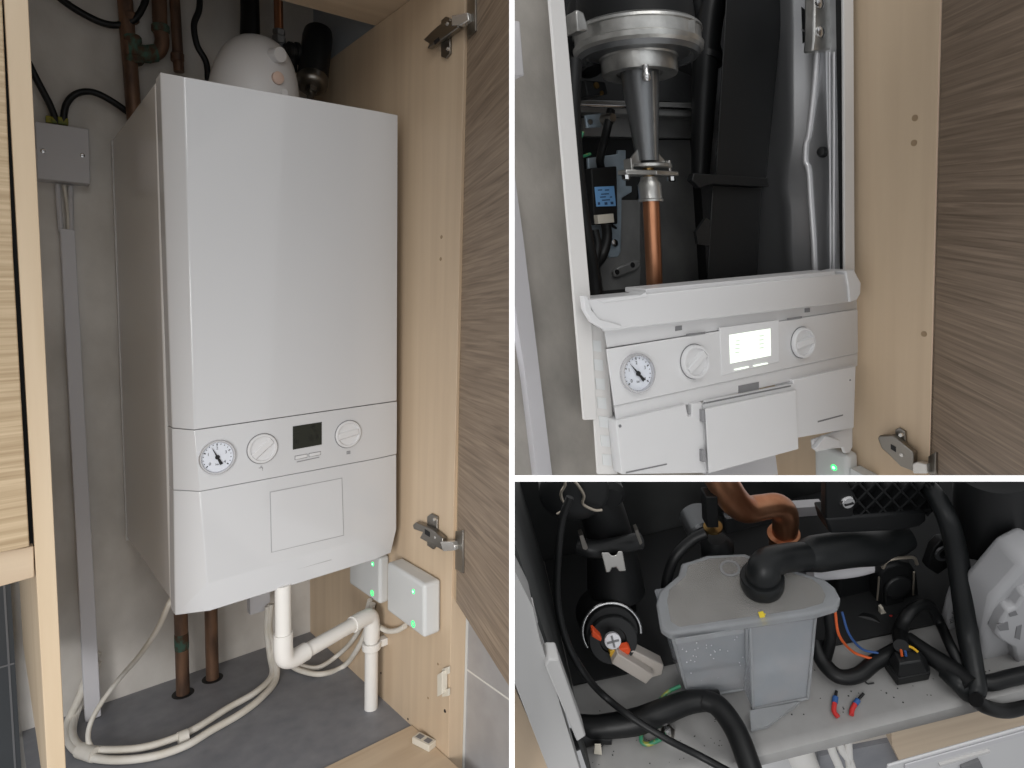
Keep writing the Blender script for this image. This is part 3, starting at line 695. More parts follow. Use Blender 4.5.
for pts_, w_ in (([(817, 52), (814.5, 85), (811, 118), (808.5, 136), (806, 144), (805.5, 162), (808.5, 170), (810.5, 200), (813, 235), (815, 276)], .0032), ([(829.5, 52), (830, 160), (830.5, 276)], .0012), ([(834, 52), (834, 160), (833.5, 276)], .0016)):
    mb = MB(B); mb.tube([g_(u, v, x=XST - .0015) for u, v in pts_], w_, 10, 4); part('pressed_ridge_highlight', mb, RIDGE, ob)
c = g_(822, 152, x=XST - .004); mb = MB(B); mb.lathe(c, (-1, -.3, 0), [(-.003, .0058), (.001, .0055), (.004, .004), (.0045, .001)], 20); part('black_plug', mb, BLACKS, ob)
mb = MB(B); mb.prism(B.hs([(815, -20), (840, -20), (840, 49), (813, 51), (814, 40)], y=.018), (0, .012, 0)); cl = part('cover_bracket', mb, ALU, ob, bevel=.002)
for u, v in [(819, 3), (820, 32)]:
    c = g_(u, v, y=.018); mb = MB(B); mb.lathe(c, (0, -1, 0), [(-.001, .006), (.002, .0055), (.0035, .003)], 16); part('bracket_screw', mb, BRIGHT, cl)
# black hexagonal knock-out high on the steel sheet
mb = MB(B); mb.prism(B.hs([(782, 8), (796, 2), (812, 16), (811, 36), (800, 46), (782, 36)], x=XST - .0015), (.001, 0, 0)); hx = part('hexagonal_blank', mb, BLACKS, ob)
mb = MB(B); mb.prism(B.hs([(783, 19), (808, 32), (808, 34), (783, 21)], x=XST - .002), (.001, 0, 0)); part('blank_rib', mb, STEEL, hx)

# rails and plates on the back
mb = MB(B); mb.prism(B.hs([(572, 99), (702, 103), (702, 118), (572, 112)], y=.165), (0, .02, 0)); rl = part('support_rail', mb, STEEL, ob, bevel=.0015)
mb = MB(B); mb.prism(B.hs([(572, 104), (702, 108), (702, 111), (572, 107)], y=.165), (0, -.003, 0)); part('rail_fold', mb, BRIGHT, rl, bevel=.001)
mb = MB(B); mb.prism(B.hs([(583, 118), (700, 118), (700, 138), (583, 136)], y=.19), (0, .01, 0)); part('cross_plate', mb, STEEL, ob)
mb = MB(B); mb.prism(B.hs([(658, 62), (702, 80), (702, 104), (652, 100)], y=.2), (0, .01, 0)); part('angled_plate', mb, ALUD, ob)
mb = MB(B); mb.prism(B.hs([(656, 140), (690, 140), (700, 300), (640, 300), (640, 200)], y=.205), (0, .005, 0)); part('heat_plate', mb, STEEL, ob)
mb = MB(B); mb.prism(B.hs([(588, 158), (618, 154), (618, 150), (626, 150), (626, 186), (632, 186), (632, 192), (622, 198), (621, 252), (618, 257), (610, 258), (608, 252), (608, 244), (594, 236), (592, 235)], y=.17), (0, .004, 0)); zp = part('zinc_bracket', mb, STEELB, ob, bevel=.001)
for u, v in [(614, 243)]:
    c = g_(u, v, y=.17); mb = MB(B); mb.lathe(c, (0, -1, 0), [(-.001, .005), (.002, .0045), (.003, .002)], 16); part('bracket_screw', mb, BRIGHT, zp)
mb = MB(B); mb.prism(B.hs([(596, 235), (620, 200), (650, 200), (652, 296), (604, 296)], y=.205), (0, .004, 0)); lp = part('lower_back_plate', mb, STEEL, ob)
mb = MB(B); mb.prism(B.hs([(611, 272), (615, 267), (634, 260), (638, 261), (638, 266), (634, 270), (616, 277), (612, 277)], y=.205), (0, -.006, 0)); sp = part('pressed_boss', mb, STEEL, lp, bevel=.002)
mb = MB(B)
for u, v in [(617, 272), (632.5, 265)]: mb.lathe(g_(u, v, y=.199), (0, -1, 0), [(0, .0035), (.0006, .0035)], 12)
part('boss_hole', mb, INK, lp)
# fan casting and venturi
yv = .085
cf = g_(638, 56, y=yv)
def fr_(u0, u1, v): return (g_(u0, v, y=yv) - g_(u1, v, y=yv)).length / 2
axv = (g_(637, 60, y=yv) - g_(648, 190, y=yv)).normalized(); axv = V((axv.x * .6, 0.0, axv.z)).normalized()
rF = fr_(577, 697, 35) * .83; rC = fr_(605, 672, 68) * .87
zz = lambda v: (g_(640, v, y=yv) - cf).dot(axv)
fwv = B.I @ (-B.w(cf)); fwv = (fwv - axv * fwv.dot(axv)).normalized()
def zn(v, r):
    lo_, hi_ = -.4, .3
    for _ in range(40):
        m_ = (lo_ + hi_) / 2
        if B.pv(cf + axv * m_ + fwv * r) > v: lo_ = m_
        else: hi_ = m_
    return (lo_ + hi_) / 2
print('fan', rF, rC, [round(zz(v), 4) for v in (10, 30, 45, 60, 75, 160, 182, 200, 290)])
mb = MB(B)
mb.lathe(cf, axv, [(zn(37, rF), rF * .95), (zn(34, rF), rF * .99), (zn(29, rF), rF), (zn(27, rF), rF * .965), (zn(15, rF), rF * .965), (zn(14, rF), rF * .99), (zn(11, rF), rF * .98), (zn(8, rF), rF * .93), (zn(8, rF), rF * .8)], 56)
fan = part('fan_housing', mb, ALU, ob, ang=30)
zb = zn(37, rF)
mb = MB(B); mb.lathe(cf, axv, [(zb - .003, rC * .98), (zb - .001, rC * 1.3), (zb + .001, rF * .8), (zb - .004, rF * .84), (zb - .004, rF * .90), (zb + .002, rF * .97), (zb + .01, rF * .9)], 56); part('fan_underside', mb, ALUD, fan, ang=30)
mb = MB(B); zc0, zc1 = zn(66, rC), zn(50, rC); mb.lathe(cf, axv, [(zc0 + .003, rC * .6), (zc0 + .001, rC * .62), (zc0 - .001, rC * .86), (zc0, rC * .98), (zc0 + .002, rC), (zc1, rC), (zc1 + .002, rC * 1.05), (zb + .002, rC * 1.05)], 48); part('mixer_collar', mb, ALU, fan, ang=30)
for px in ([(575.5, 12), (577, 9), (584, 12), (588, 25), (588, 31), (577, 31)], [(684, 18), (696, 18), (697, 37), (686, 37), (684, 28)]):
    mb = MB(B); cy = cf.y - rF * (.3 if px[0][0] < 600 else .95)
    mb.prism(B.hs(px, y=cy), (0, .018, 0)); part('clamp_lug', mb, ALU, fan, bevel=.0018)
ps = g_(646, 72, y=cf.y - rC * .97); mb = MB(B); mb.lathe(ps, axv, [(-.008, .003), (-.006, .0042), (-.002, .0042), (0, .003), (.006, .003)], 12); part('collar_screw', mb, BRIGHT, fan)
rT, rM = fr_(622, 660, 78) * .76, fr_(634, 656, 158) * .8
mb = MB(B); prof = [(zz(72), rT * 1.02), (zz(84), rT * .98), (zz(120), rT * .80), (zz(150), rM * 1.05), (zz(160), rM)]
zf0, zf1 = zz(160), zz(165)
prof = [(zc0 + .004, rT * 1.03), (zn(84, rT), rT * .98), (zn(120, rT * .8), rT * .80), (zn(150, rM), rM * 1.05), (zn(160, rM), rM)]
mb.lathe(cf, axv, prof[::-1], 40)
ven = part('venturi_cone', mb, ALUD, ob, ang=50)
mb = MB(B)
sx = V((1, 0, 0)); sx = (sx - axv * sx.dot(axv)).normalized(); fw = axv.cross(sx); fw = fw if fw.y < 0 else -fw
pc = lambda v, k=0: cf + axv * zn(v, rM)
for d_ in (sx, -sx): mb.prism([pc(146) + d_ * rM * .8 - fw * .001, pc(163) + d_ * rM * .8 - fw * .001, pc(163) + d_ * rM * 2.05 - fw * .001, pc(158) + d_ * rM * 1.9 - fw * .001], fw * .002)
t1, t2 = cf + axv * zc0 + fw * rT * 1.0, pc(160) + fw * rM * 1.0
mb.prism([t1 - sx * .0009 - fw * .003, t2 - sx * .0009 - fw * .003, t2 - sx * .0009 + fw * .0012, t1 - sx * .0009 + fw * .0012], sx * .0018)
part('cone_fin', mb, ALU, ven)
mb = MB(B); z6 = zn(164, rM * 2.1); mb.lathe(cf, axv, [(z6 - .002, rM * 1.9), (z6 - .0015, rM * 2.1), (z6 + .001, rM * 2.1), (z6 + .002, rM * 1.9)], 40); part('upper_flange', mb, ALU, ven)
mb = MB(B); mb.lathe(cf, axv, [(zn(180, rM), .006), (z6, .006)], 12); part('brass_core', mb, BRASS, ven)
mb = MB(B); a_ = pc(175)
for d_ in (sx, -sx):
    mb.prism([a_ + d_ * .0 - fw * .012, a_ + d_ * rM * 3.0 - fw * .007, a_ + d_ * rM * 3.0 + fw * .007, a_ + fw * .012], axv * .005)
    mb.prism([a_ + d_ * rM * 2.0 - fw * .006, a_ + d_ * rM * 2.3 - fw * .006, a_ + d_ * rM * 2.3 + fw * .006, a_ + d_ * rM * 2.0 + fw * .006], axv * .016)
part('lower_flange', mb, ALU, ven, bevel=.001)
for d_ in (sx, -sx):
    mb = MB(B); mb.lathe(a_ + d_ * rM * 2.6, axv, [(-.005, .003), (-.004, .0042), (0, .0042)], 8); part('flange_nut', mb, BRIGHT, ven)
rJ = fr_(637, 659, 190) * .83
mb = MB(B); mb.lathe(cf, axv, [(zn(201, rJ), rJ * 1.08), (zn(199, rJ), rJ * 1.08), (zn(198, rJ), rJ), (zn(184, rJ), rJ), (zn(180, rJ), rJ * .8), (zn(176, rJ), rJ * .7)], 32); gp = part('pipe_union', mb, ALU, ob)
mb = MB(B); g0 = pc(200); g1 = g_(655, 296, y=g0.y + .004); mb.tube([g0, g1], .0088 * .56 / .56, 20, 1); part('gas_pipe', mb, COPPER, gp)
# ignition unit
yi = .15
mb = MB(B); mb.prism(B.hs([(591, 168), (617, 166), (618, 224), (594, 225)], y=yi), (0, .022, 0)); ig = part('ignition_unit', mb, BLACK, ob, bevel=.0015)
mb = MB(B); mb.prism(B.hs([(594.5, 187), (614, 186), (616, 206), (596.5, 206.5)], y=yi - .0006), (0, .001, 0)); part('rating_label', mb, LABEL, ig)
mb = MB(B); upv = (g_(595, 187, y=yi) - g_(597, 206, y=yi)).normalized(); rtv = (g_(614, 186, y=yi) - g_(595, 187, y=yi)).normalized()
for (u, v, w_, t_) in [(600, 190, .006, 0), (607, 190, .006, 0), (605, 194, .011, 0), (603, 197, .008, 0), (611, 197, .003, 0), (606, 200, .011, 0), (599, 203.5, .003, 0), (606, 203.5, .004, 0), (612, 203, .004, 0)]:
    c = g_(u, v, y=yi - .0009); hh_ = .0006 if v < 203 else .0014
    mb.add([c - rtv * w_ / 2 - upv * hh_, c + rtv * w_ / 2 - upv * hh_, c + rtv * w_ / 2 + upv * hh_, c - rtv * w_ / 2 + upv * hh_], [(0, 1, 2, 3)])
part('label_print', mb, LABELT, ig, recalc=False)
mb = MB(B); mb.prism(B.hs([(597.5, 215), (613.5, 213.5), (614.5, 222.5), (598.5, 224)], y=yi - .007), (0, .008, 0)); wc = part('white_connector', mb, IVORY, ig, bevel=.0006)
mb = MB(B); mb.tube([g_(606, 224, y=yi - .003), g_(607, 238, y=yi - .002), g_(602, 256, y=yi - .003), g_(592, 268, y=yi - .01)], .0058, 12); mb.tube([g_(611, 224, y=yi - .003), g_(616, 228, y=yi - .003), g_(612, 226, y=yi)], .0014, 8); part('connector_lead', mb, RUBBER, ig)
mb = MB(B); mb.tube([g_(611, 110, y=.13), g_(608, 125, y=.13), g_(604, 142, y=.14), g_(600, 160, y=.15), g_(602, 170, y=.16)], .0045, 12); part('ignition_lead', mb, RUBBER, ob)
mb = MB(B); mb.prism(B.hs([(585, 115), (602, 113), (602, 127), (587, 128)], y=.15), (0, .003, 0)); eb = part('electrode_bracket', mb, STEELB, ob, bevel=.001)
mb = MB(B); mb.lathe(g_(590, 122, y=.15), (0, -1, 0), [(0, .003), (.002, .0025)], 12); mb.lathe(g_(604, 120, y=.14), (0, -1, 0), [(0, .006), (.012, .006), (.016, .004)], 16); part('electrode', mb, HINGE, eb)
mb = MB(B); mb.prism(B.hs([(584, 80), (605, 82), (608, 94), (588, 96)], y=.12), (0, .03, 0)); tm = part('terminal_block', mb, BLACK, ob, bevel=.001)
mb = MB(B); mb.lathe(g_(596, 85.5, y=.12), (0, -1, 0), [(-.001, .0036), (.0015, .003)], 14); mb.lathe(g_(601.5, 93, y=.12), (0, -1, 0), [(-.001, .0024), (.0015, .002)], 12); part('terminal_screw', mb, BRASS, tm)
mb = MB(B); mb.tube([g_(583, 132, y=.12), g_(578, 146, y=.12), g_(581, 156, y=.12), g_(590, 154, y=.13)], .0016, 8); part('earth_wire', mb, GY, ob)
mb = MB(B); mb.tube([g_(574, 60, y=.08), g_(573, 120, y=.08), g_(580, 200, y=.09), g_(592, 268, y=.10), g_(596, 300, y=.10)], .0075, 12); part('cable_loom', mb, RUBBER, ob)
mb = MB(B); mb.tube([g_(594, 230, y=.11), g_(597, 245, y=.11), g_(594, 262, y=.11), g_(588, 280, y=.11)], .005, 10); part('loom_branch', mb, RUBBER, ob)
# black air duct and hoses
mb = MB(B)
yd = .075
mb.loft([g_(728, -40, y=yd), g_(787, -40, y=yd), g_(766, 182, y=yd), g_(715, 180, y=yd)], [g_(730, -40, y=yd + .08), g_(786, -40, y=yd + .08), g_(765, 182, y=yd + .08), g_(717, 180, y=yd + .08)])
du = part('air_duct', mb, BLACK, ob, bevel=.002)
mb = MB(B); mb.prism(B.hs([(694, 173), (768, 178), (769, 187), (712, 184), (700, 188), (692, 180)], y=yd - .006), (0, .008, 0)); part('duct_flange', mb, BLACK, du, bevel=.001)
mb = MB(B); mb.loft(B.hs([(712, 184), (762, 187), (756, 300), (706, 300)], y=yd + .004), B.hs([(714, 184), (761, 187), (755, 300), (708, 300)], y=yd + .08)); part('lower_duct', mb, BLACK, du, bevel=.002)
mb = MB(B); mb.prism(B.hs([(696, 232), (706, 218), (710, 220), (710, 246), (698, 244)], y=yd), (0, .004, 0)); part('duct_tab', mb, BLACKS, du)
mb = MB(B); mb.tube([g_(716, -20, y=.13), g_(708, 30, y=.13), g_(704, 90, y=.13), g_(700, 180, y=.14)], [.016, .015, .014, .0105], 16); mb.tube([g_(708, 56, y=.13), g_(707, 62, y=.13)], .0175, 16, 1); part('air_hose', mb, BLACKS, ob)
mb = MB(B); mb.tube([g_(690, -20, y=.14), g_(702, 20, y=.14), g_(712, 60, y=.14)], .013, 14); part('upper_hose', mb, RUBBER, ob)
mb = MB(B); mb.tube([g_(585, 10, y=.15), g_(583, 45, y=.14), g_(592, 72, y=.13)], [.018, .02, .012], 14); part('hose_elbow', mb, RUBBER, ob)
mb = MB(B); mb.lathe(cf, axv, [(zn(10, rF), rF * .9), (zn(-30, rF), rF * .86)], 40); part('fan_motor', mb, BLACK, fan)
mb = MB(B); mb.prism(B.hs([(683, -10), (691, -10), (691, 6), (685, 8), (681, 4)], y=.05), (0, .01, 0)); part('fan_plug', mb, IVORY, fan, bevel=.001)

# front chassis with controls
mb = MB(B)
T = lambda pix, y: B.hs(pix, y=y)
mb.loft(T([(586, 300), (849, 273), (850, 302), (604, 331)], -.012), T([(584, 296), (849, 271), (851, 300), (600, 333)], .03)); tr = part('top_rail', mb, PLAST, ob, bevel=.0015)
mb = MB(B); mb.prism(T([(646, 289), (835, 271), (835, 275.5), (646, 294)], -.006), (0, .03, 0)); part('rail_lip', mb, PLAST, tr, bevel=.0006)
mb = MB(B); mb.prism(T([(597, 300), (640, 295.5), (646, 292), (648, 297), (604, 303)], -.013), (0, .02, 0)); part('rail_step', mb, PLAST, tr, bevel=.0006)
# curved end ears
mb = MB(B); mb.prism(T([(583, 296), (588, 296), (592, 310), (600, 319), (622, 325), (621, 329), (603, 329), (592, 322), (585, 310)], -.014), (0, .006, 0)); part('end_ear', mb, PLAST, ob, bevel=.001)
mb = MB(B); mb.prism(T([(846, 271), (854, 269.5), (861, 283), (860.5, 294), (857, 300), (850, 302), (849, 288)], -.014), (0, .03, 0)); part('end_ear', mb, PLAST, ob, bevel=.001)
# intermediate sloping band
mb = MB(B); mb.loft(T([(604, 330), (856, 297), (857, 309), (607, 348)], -.004), T([(602, 328), (857, 296), (858, 309), (606, 349)], .03)); bd = part('upper_band', mb, PLAST, ob, bevel=.0008)
for px in ([(675.5, 326.5), (682, 325.5), (682, 330), (675.5, 331)], [(805, 308.5), (810, 308), (810, 312), (805, 312.5)]):
    mb = MB(B); mb.prism(T(px, -.0046), (0, .001, 0)); part('band_notch', mb, GASKET, bd)
# main control panel
mb = MB(B); mb.loft(T([(606, 349), (857, 309), (857.5, 353), (614, 406)], -.008), T([(604, 349), (859, 309), (859, 353), (612, 407)], .03)); cpn = part('control_panel', mb, PLAST, ob, bevel=.0012)
for px in ([(687, 334), (705.5, 331.8), (705.5, 333.6), (687, 336)], [(788, 318.3), (802, 316.3), (802, 318), (788, 320)]):
    mb = MB(B); mb.prism(T(px, -.0086), (0, .001, 0)); part('panel_notch', mb, GASKET, cpn)
mb = MB(B); mb.prism(T([(720, 328), (779, 320), (779.5, 362), (722, 375.5)], -.0088), (0, .002, 0)); part('display_bezel', mb, PLAST, cpn, bevel=.0005)
mb = MB(B); mb.prism(T([(729.5, 335), (770.5, 328.5), (771, 355.5), (730.5, 363.5)], -.0092), (0, .002, 0)); ds = part('display', mb, LCD, ob, 'lit white display')
for (u0, v0, u1, v1) in [(735, 341, 740, 352.5), (759, 336, 764, 348)]:
    mb = MB(B)
    for k in range(4):
        vv_ = v0 + (v1 - v0) * k / 3
        mb.add(T([(u0, vv_ - .6), (u1, vv_ - 1.2), (u1, vv_ + .2), (u0, vv_ + .8)], -.00925), [(0, 1, 2, 3)])
    part('display_segments', mb, LCDSEG, ds, recalc=False)
for px in ([(735.5, 369.3), (749, 366.5), (749, 367.6), (735.5, 370.4)], [(754.5, 365.5), (768, 362.9), (768, 364), (754.5, 366.6)]):
    mb = MB(B); mb.prism(T(px, -.0105), (0, .003, 0)); bt = part('button', mb, LCD, ob, 'lit button bar')
gauge(B, g_(636.5, 373, y=-.008), rad(B, 636.5, 355, 391, -.008) * 1.1, ob, -38)
dial(B, g_(694, 361.5, y=-.008), rad(B, 694, 346, 378, -.008) * 1.06, ob, 34, .005)
dial(B, g_(801.7, 342.5, y=-.008), rad(B, 801.7, 328, 357, -.008) * 1.05, ob, 8, .005)
# lower band and lower chassis
mb = MB(B); mb.loft(T([(614, 406), (857.5, 353), (857, 366), (616, 421)], -.005), T([(612, 405), (858, 352), (858, 366), (614, 421)], .03)); lb = part('lower_band', mb, PLAST, ob, bevel=.0008)
mb = MB(B); mb.prism(T([(739, 386), (759, 382), (759, 391), (739, 395)], -.0058), (0, .001, 0)); part('band_recess', mb, GASKET, lb)
mb = MB(B); mb.prism(T([(616, 421), (686, 404), (688, 416), (692, 416), (692, 404), (702, 402), (707, 473), (622, 474.5)], -.009), (0, .025, 0)); lw = part('lower_chassis', mb, PLAST, ob, bevel=.001)
mb = MB(B); mb.prism(T([(626, 472), (667, 463.5), (667, 464.8), (626, 473.5)], -.0093), (0, .001, 0)); part('vent_slot', mb, GASKET, lw)
mb = MB(B); mb.prism(T([(793, 380), (856, 366), (854, 428), (798, 438)], -.009), (0, .025, 0)); lw2 = part('lower_chassis', mb, PLAST, ob, bevel=.001)
mb = MB(B); mb.prism(T([(818, 421), (843, 414.5), (843, 415.8), (818, 422.5)], -.0093), (0, .001, 0)); part('vent_slot', mb, GASKET, lw2)
mb = MB(B); mb.lathe(g_(850, 380, y=-.009), (0, -1, 0), [(0, .0012), (.0006, .001)], 10); mb.lathe(g_(620, 426, y=-.009), (0, -1, 0), [(0, .0016), (.0006, .0014)], 10); part('chassis_pip', mb, GASKET, lw)
mb = MB(B); mb.prism(T([(813, 440), (853, 426), (853, 447), (850, 453), (845, 453.5), (843, 448), (832, 449), (818, 452), (814, 449)], .0), (0, .004, 0)); part('corner_bracket', mb, PLAST, ob, bevel=.0015)
mb = MB(B); mb.prism(T([(815, 449), (826, 436), (840, 440), (840, 446), (818, 451)], -.006), (0, .006, 0)); part('bracket_latch', mb, PLAST, ob, bevel=.001)
# central flap
mb = MB(B); mb.prism(T([(703, 406), (707, 401), (793, 384), (795, 387), (796, 445), (709, 472), (706, 470)], -.0095), (0, .004, 0)); part('flap_surround', mb, PLAST, ob)
mb = MB(B); mb.prism(T([(704, 403.5), (707, 402), (791, 385.2), (791, 386.6), (707, 403.6)], -.0100), (0, .002, 0)); part('flap_gap', mb, GASKET, ob)
mb = MB(B); mb.loft(T([(705, 409), (796, 390), (798.5, 449), (708.5, 473.5)], -.0145), T([(704.5, 408), (796, 389), (798, 448.5), (708, 472.5)], -.0098)); fp = part('cover_flap', mb, PLAST, ob, bevel=.001)
mb = MB(B)
for v0, v1 in ((410, 422), (450, 462)): mb.prism(T([(702.3, v0), (705.2, v0), (705.5, v1), (702.6, v1)], -.013), (0, .006, 0))
part('flap_hinge', mb, INKG, fp)
# left clear side strip with ribs
mb = MB(B); mb.prism(T([(588, 322), (606, 330), (618, 474.5), (598, 474.5)], .004), (0, .003, 0)); sg = part('side_guard', mb, CASE, ob, bevel=.001)
mb = MB(B)
for k in range(7):
    v = 340 + k * 19; u = 591 + k * 1.7
    mb.prism(T([(u + 1, v), (u + 10, v + 1), (u + 10.6, v + 12), (u + 2, v + 11)], .0035), (0, .002, 0))
part('guard_pocket', mb, HUB, sg)
# behind the chassis underside
mb = MB(B); mb.prism(T([(706, 470), (775, 452), (778, 474.8), (706, 474.8)], .05), (0, .01, 0)); part('underside_plate', mb, GREYBOX, ob)

# control box at the bottom of the opened boiler
def hubB(face, label, led, th):
    fr = B
    hb = thing('control_box', label, 'control box', B, g_(*face[2], x=XP - th), 'grey control boxes with green lights')
    mb = MB(B); mb.prism(B.hs(face, x=XP - th), (th - .001, 0, 0)); part('housing', mb, HUB, hb, bevel=.006, seg=4)
    if led:
        c = g_(*led, x=XP - th); mb = MB(B); mb.lathe(c, (-1, 0, 0), [(-.001, .0042), (.0006, .004), (.001, .002)], 16); l_ = part('status_light', mb, GREEN, hb)
        mb = MB(B); mb.lathe(c, (-1, 0, 0), [(.0008, .0024), (.0013, .002)], 12); part('light_core', mb, GREENIN, l_)
hubB([(813, 441), (848, 455), (849, 500), (814, 490)], 'grey control box with green light below the opened boiler', (834, 467.5), .022)
hubB([(850, 468), (872, 480), (872, 520), (850, 510)], 'grey control box top edge below the lower hinge of the opened boiler', None, .02)

# ================================================================== PANEL C : view down into the boiler base
k_ = C.h
# tray
YBC = .235; XL = C.h(560, 690, y=0).x; XR = .215
bx = thing('boiler', 'boiler interior base tray in pale grey with dark side and rear sheets', 'boiler', C, (0, .1, 0))
mb = MB(C)
prof = [(YBC, 0), (.014, 0), (.010, .0012), (.005, .0014), (.001, .0002), (-.001, -.003), (-.0015, -.0085), (-.0005, -.0095), (-.001, -.0105), (.0, -.0125), (.02, -.0125), (YBC, -.0125)]
mb.loft([(XL, y, z) for y, z in prof], [(XR, y, z) for y, z in prof]); tray = part('tray', mb, TRAY, bx, ang=30)
xl0, xl1 = C.h(585, 768, y=-.01), C.h(533, 608, y=-.01)
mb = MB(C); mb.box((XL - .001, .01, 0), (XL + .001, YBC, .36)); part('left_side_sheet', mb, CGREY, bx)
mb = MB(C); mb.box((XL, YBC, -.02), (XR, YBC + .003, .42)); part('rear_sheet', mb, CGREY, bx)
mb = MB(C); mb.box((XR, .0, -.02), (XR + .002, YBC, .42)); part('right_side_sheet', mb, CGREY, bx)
mb = MB(C); mb.prism([(XL + .002, .092, .0005), (-.03, .086, .0005), (.0, .070, .0005), (XR - .002, .062, .0005), (XR - .002, YBC - .002, .0005), (XL + .002, YBC - .002, .0005)], (0, 0, .0025)); part('rear_mat', mb, DARKIN, bx)
# white casing edge on the left
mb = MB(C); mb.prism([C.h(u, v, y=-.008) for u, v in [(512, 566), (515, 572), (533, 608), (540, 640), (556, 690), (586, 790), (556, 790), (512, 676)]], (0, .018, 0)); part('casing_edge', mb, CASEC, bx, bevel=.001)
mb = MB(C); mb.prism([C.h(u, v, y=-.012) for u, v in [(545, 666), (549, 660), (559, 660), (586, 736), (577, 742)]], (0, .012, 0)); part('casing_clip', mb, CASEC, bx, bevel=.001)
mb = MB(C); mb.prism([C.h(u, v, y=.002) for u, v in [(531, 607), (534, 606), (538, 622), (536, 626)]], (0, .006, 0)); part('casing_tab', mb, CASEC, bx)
# boards and floor seen beyond / below the tray
mb = MB(C); mb.prism([C.h(u, v, y=.06) for u, v in [(890, 690), (1070, 640), (1080, 820), (930, 820), (903, 768), (892, 745)]], (0, .01, 0))
mb2 = MB(C); mb2.prism([C.h(u, v, y=.03) for u, v in [(500, 655), (560, 790), (500, 800)]], (0, .01, 0))
top('cupboard_side', mb2, BIRCH, 'pale birch board at the lower left behind the casing edge', 'board')
top('cupboard_side', mb, BIRCHX, 'pale birch board seen below the tray lip at lower right', 'board')
zf = -.30
mb = MB(C); mb.prism([C.h(u, v, y=.16) for u, v in [(640, 680), (900, 640), (900, 900), (640, 900)]], (0, .01, 0)); struct('wall_back', mb, PLASTER)
mb = MB(C); mb.prism([C.h(u, v, y=.075) for u, v in [(820, 756), (895, 741), (910, 790), (820, 790)]], (0, .005, 0)); struct('floor', mb, FLOORM)
mb = MB(C); mb.prism([C.h(u, v, y=.02) for u, v in [(715, 757), (745, 753), (800, 752), (826, 775), (820, 800), (715, 800)]], (0, .004, 0))
dc = [C.h(u, v, y=.055) for u, v in [(782, 745), (800, 740), (825, 775), (800, 778)]]
top('drain_pipe', MB(C).tube([C.h(793, 735, y=.055), C.h(813, 785, y=.055)], .013, 18, 1), PVC, 'cream plastic pipe under the tray front lip', 'pipe')
top('white_sheet', MB(C).prism([C.h(u, v, y=.085) for u, v in [(715, 757), (780, 745), (820, 740), (830, 800), (715, 800)]], (0, .004, 0)), PLAST, 'white sheet glimpsed below the tray at bottom', 'panel')
for i, (px, lab) in enumerate([([(829, 735), (832, 750), (838, 764), (846, 785)], 'white cable below tray lip, leftmost of three'), ([(838, 732), (841, 748), (850, 762), (856, 785)], 'white cable below tray lip, middle of three'), ([(847, 730), (848, 745), (849, 760), (852, 785)], 'white cable below tray lip, rightmost of three')]):
    top('white_cable', MB(C).tube([C.h(u, v, y=.03) for u, v in px], .0036, 10), PVC, lab, 'cable', 'white cables below the tray')
fp_ = thing('lowered_front_panel', 'white control panel front lowered below the tray at bottom right', 'panel', C, C.h(960, 768, y=-.03))
P_ = lambda pix, y: [C.h(u, v, y=y) for u, v in pix]
mb = MB(C); mb.prism(P_([(888, 766), (1030, 726), (1040, 800), (885, 800)], -.03), (0, .002, 0)); part('panel_board', mb, PLAST, fp_, bevel=.002)
mb = MB(C); mb.prism(P_([(905, 765), (1030, 730), (1030, 734), (905, 770)], -.0312), (0, .0011, 0)); part('panel_edge', mb, GREYBOX, fp_, bevel=.0008)
mb = MB(C); mb.prism(P_([(962, 768), (980, 761), (983, 768), (984, 775), (964, 778)], -.0325), (0, .003, 0)); part('panel_window', mb, GASKET, fp_)
mb = MB(C); mb.prism(P_([(940, 765), (990, 751), (990, 753), (940, 767)], -.0318), (0, .002, 0)); part('panel_rib', mb, CASE, fp_)

# ---- condensate trap
ty = .05
tp = thing('condensate_trap', 'translucent plastic condensate trap box with flat lid standing on the tray', 'trap', C, C.h(750, 700, z=0))
zl = .098; zl2 = .090
lid_px = [(656, 604), (659, 591), (678, 575), (681, 563), (698, 558), (706, 555), (745, 553), (756, 558), (825, 579), (835, 587), (841, 598), (838, 606), (815, 613), (670, 634), (660, 628)]
lt = [C.h(u, v, z=zl) for u, v in lid_px]
mb = MB(C); mb.prism(lt, (0, 0, -.009)); lid = part('lid', mb, TRAPL, tp, bevel=.0022, seg=3)
def shrink(pts, k, dz):
    c = sum(pts, V()) / len(pts); return [c + (p - c) * k + V((0, 0, dz)) for p in pts]
mb = MB(C); mb.prism(shrink(lt, .86, .0002), (0, 0, .0008)); part('lid_panel', mb, SCUM, lid, 'grey speckled stain under the lid')
mb = MB(C); mb.lathe_open(C.h(730, 569, z=zl), (0, 0, 1), [(0, .006), (0, .008), (.0014, .008), (.0014, .006)], 24); part('lid_ring', mb, TRAPL, lid)
mb = MB(C); mb.prism([C.h(u, v, z=zl + .0011) for u, v in [(758, 612.5), (763, 611.5), (765, 617), (760, 618)]], (0, 0, .0006)); 
a, b = C.h(758.5, 613, z=zl), C.h(764, 612, z=zl)
mb.prism([a + V((0, -.0018, .001)), b + V((0, -.0018, .001)), b + V((.0005, -.0018, -.011)), a + V((.0012, -.0018, -.011))], (0, -.0008, 0)); part('yellow_mark', mb, YELM, lid)
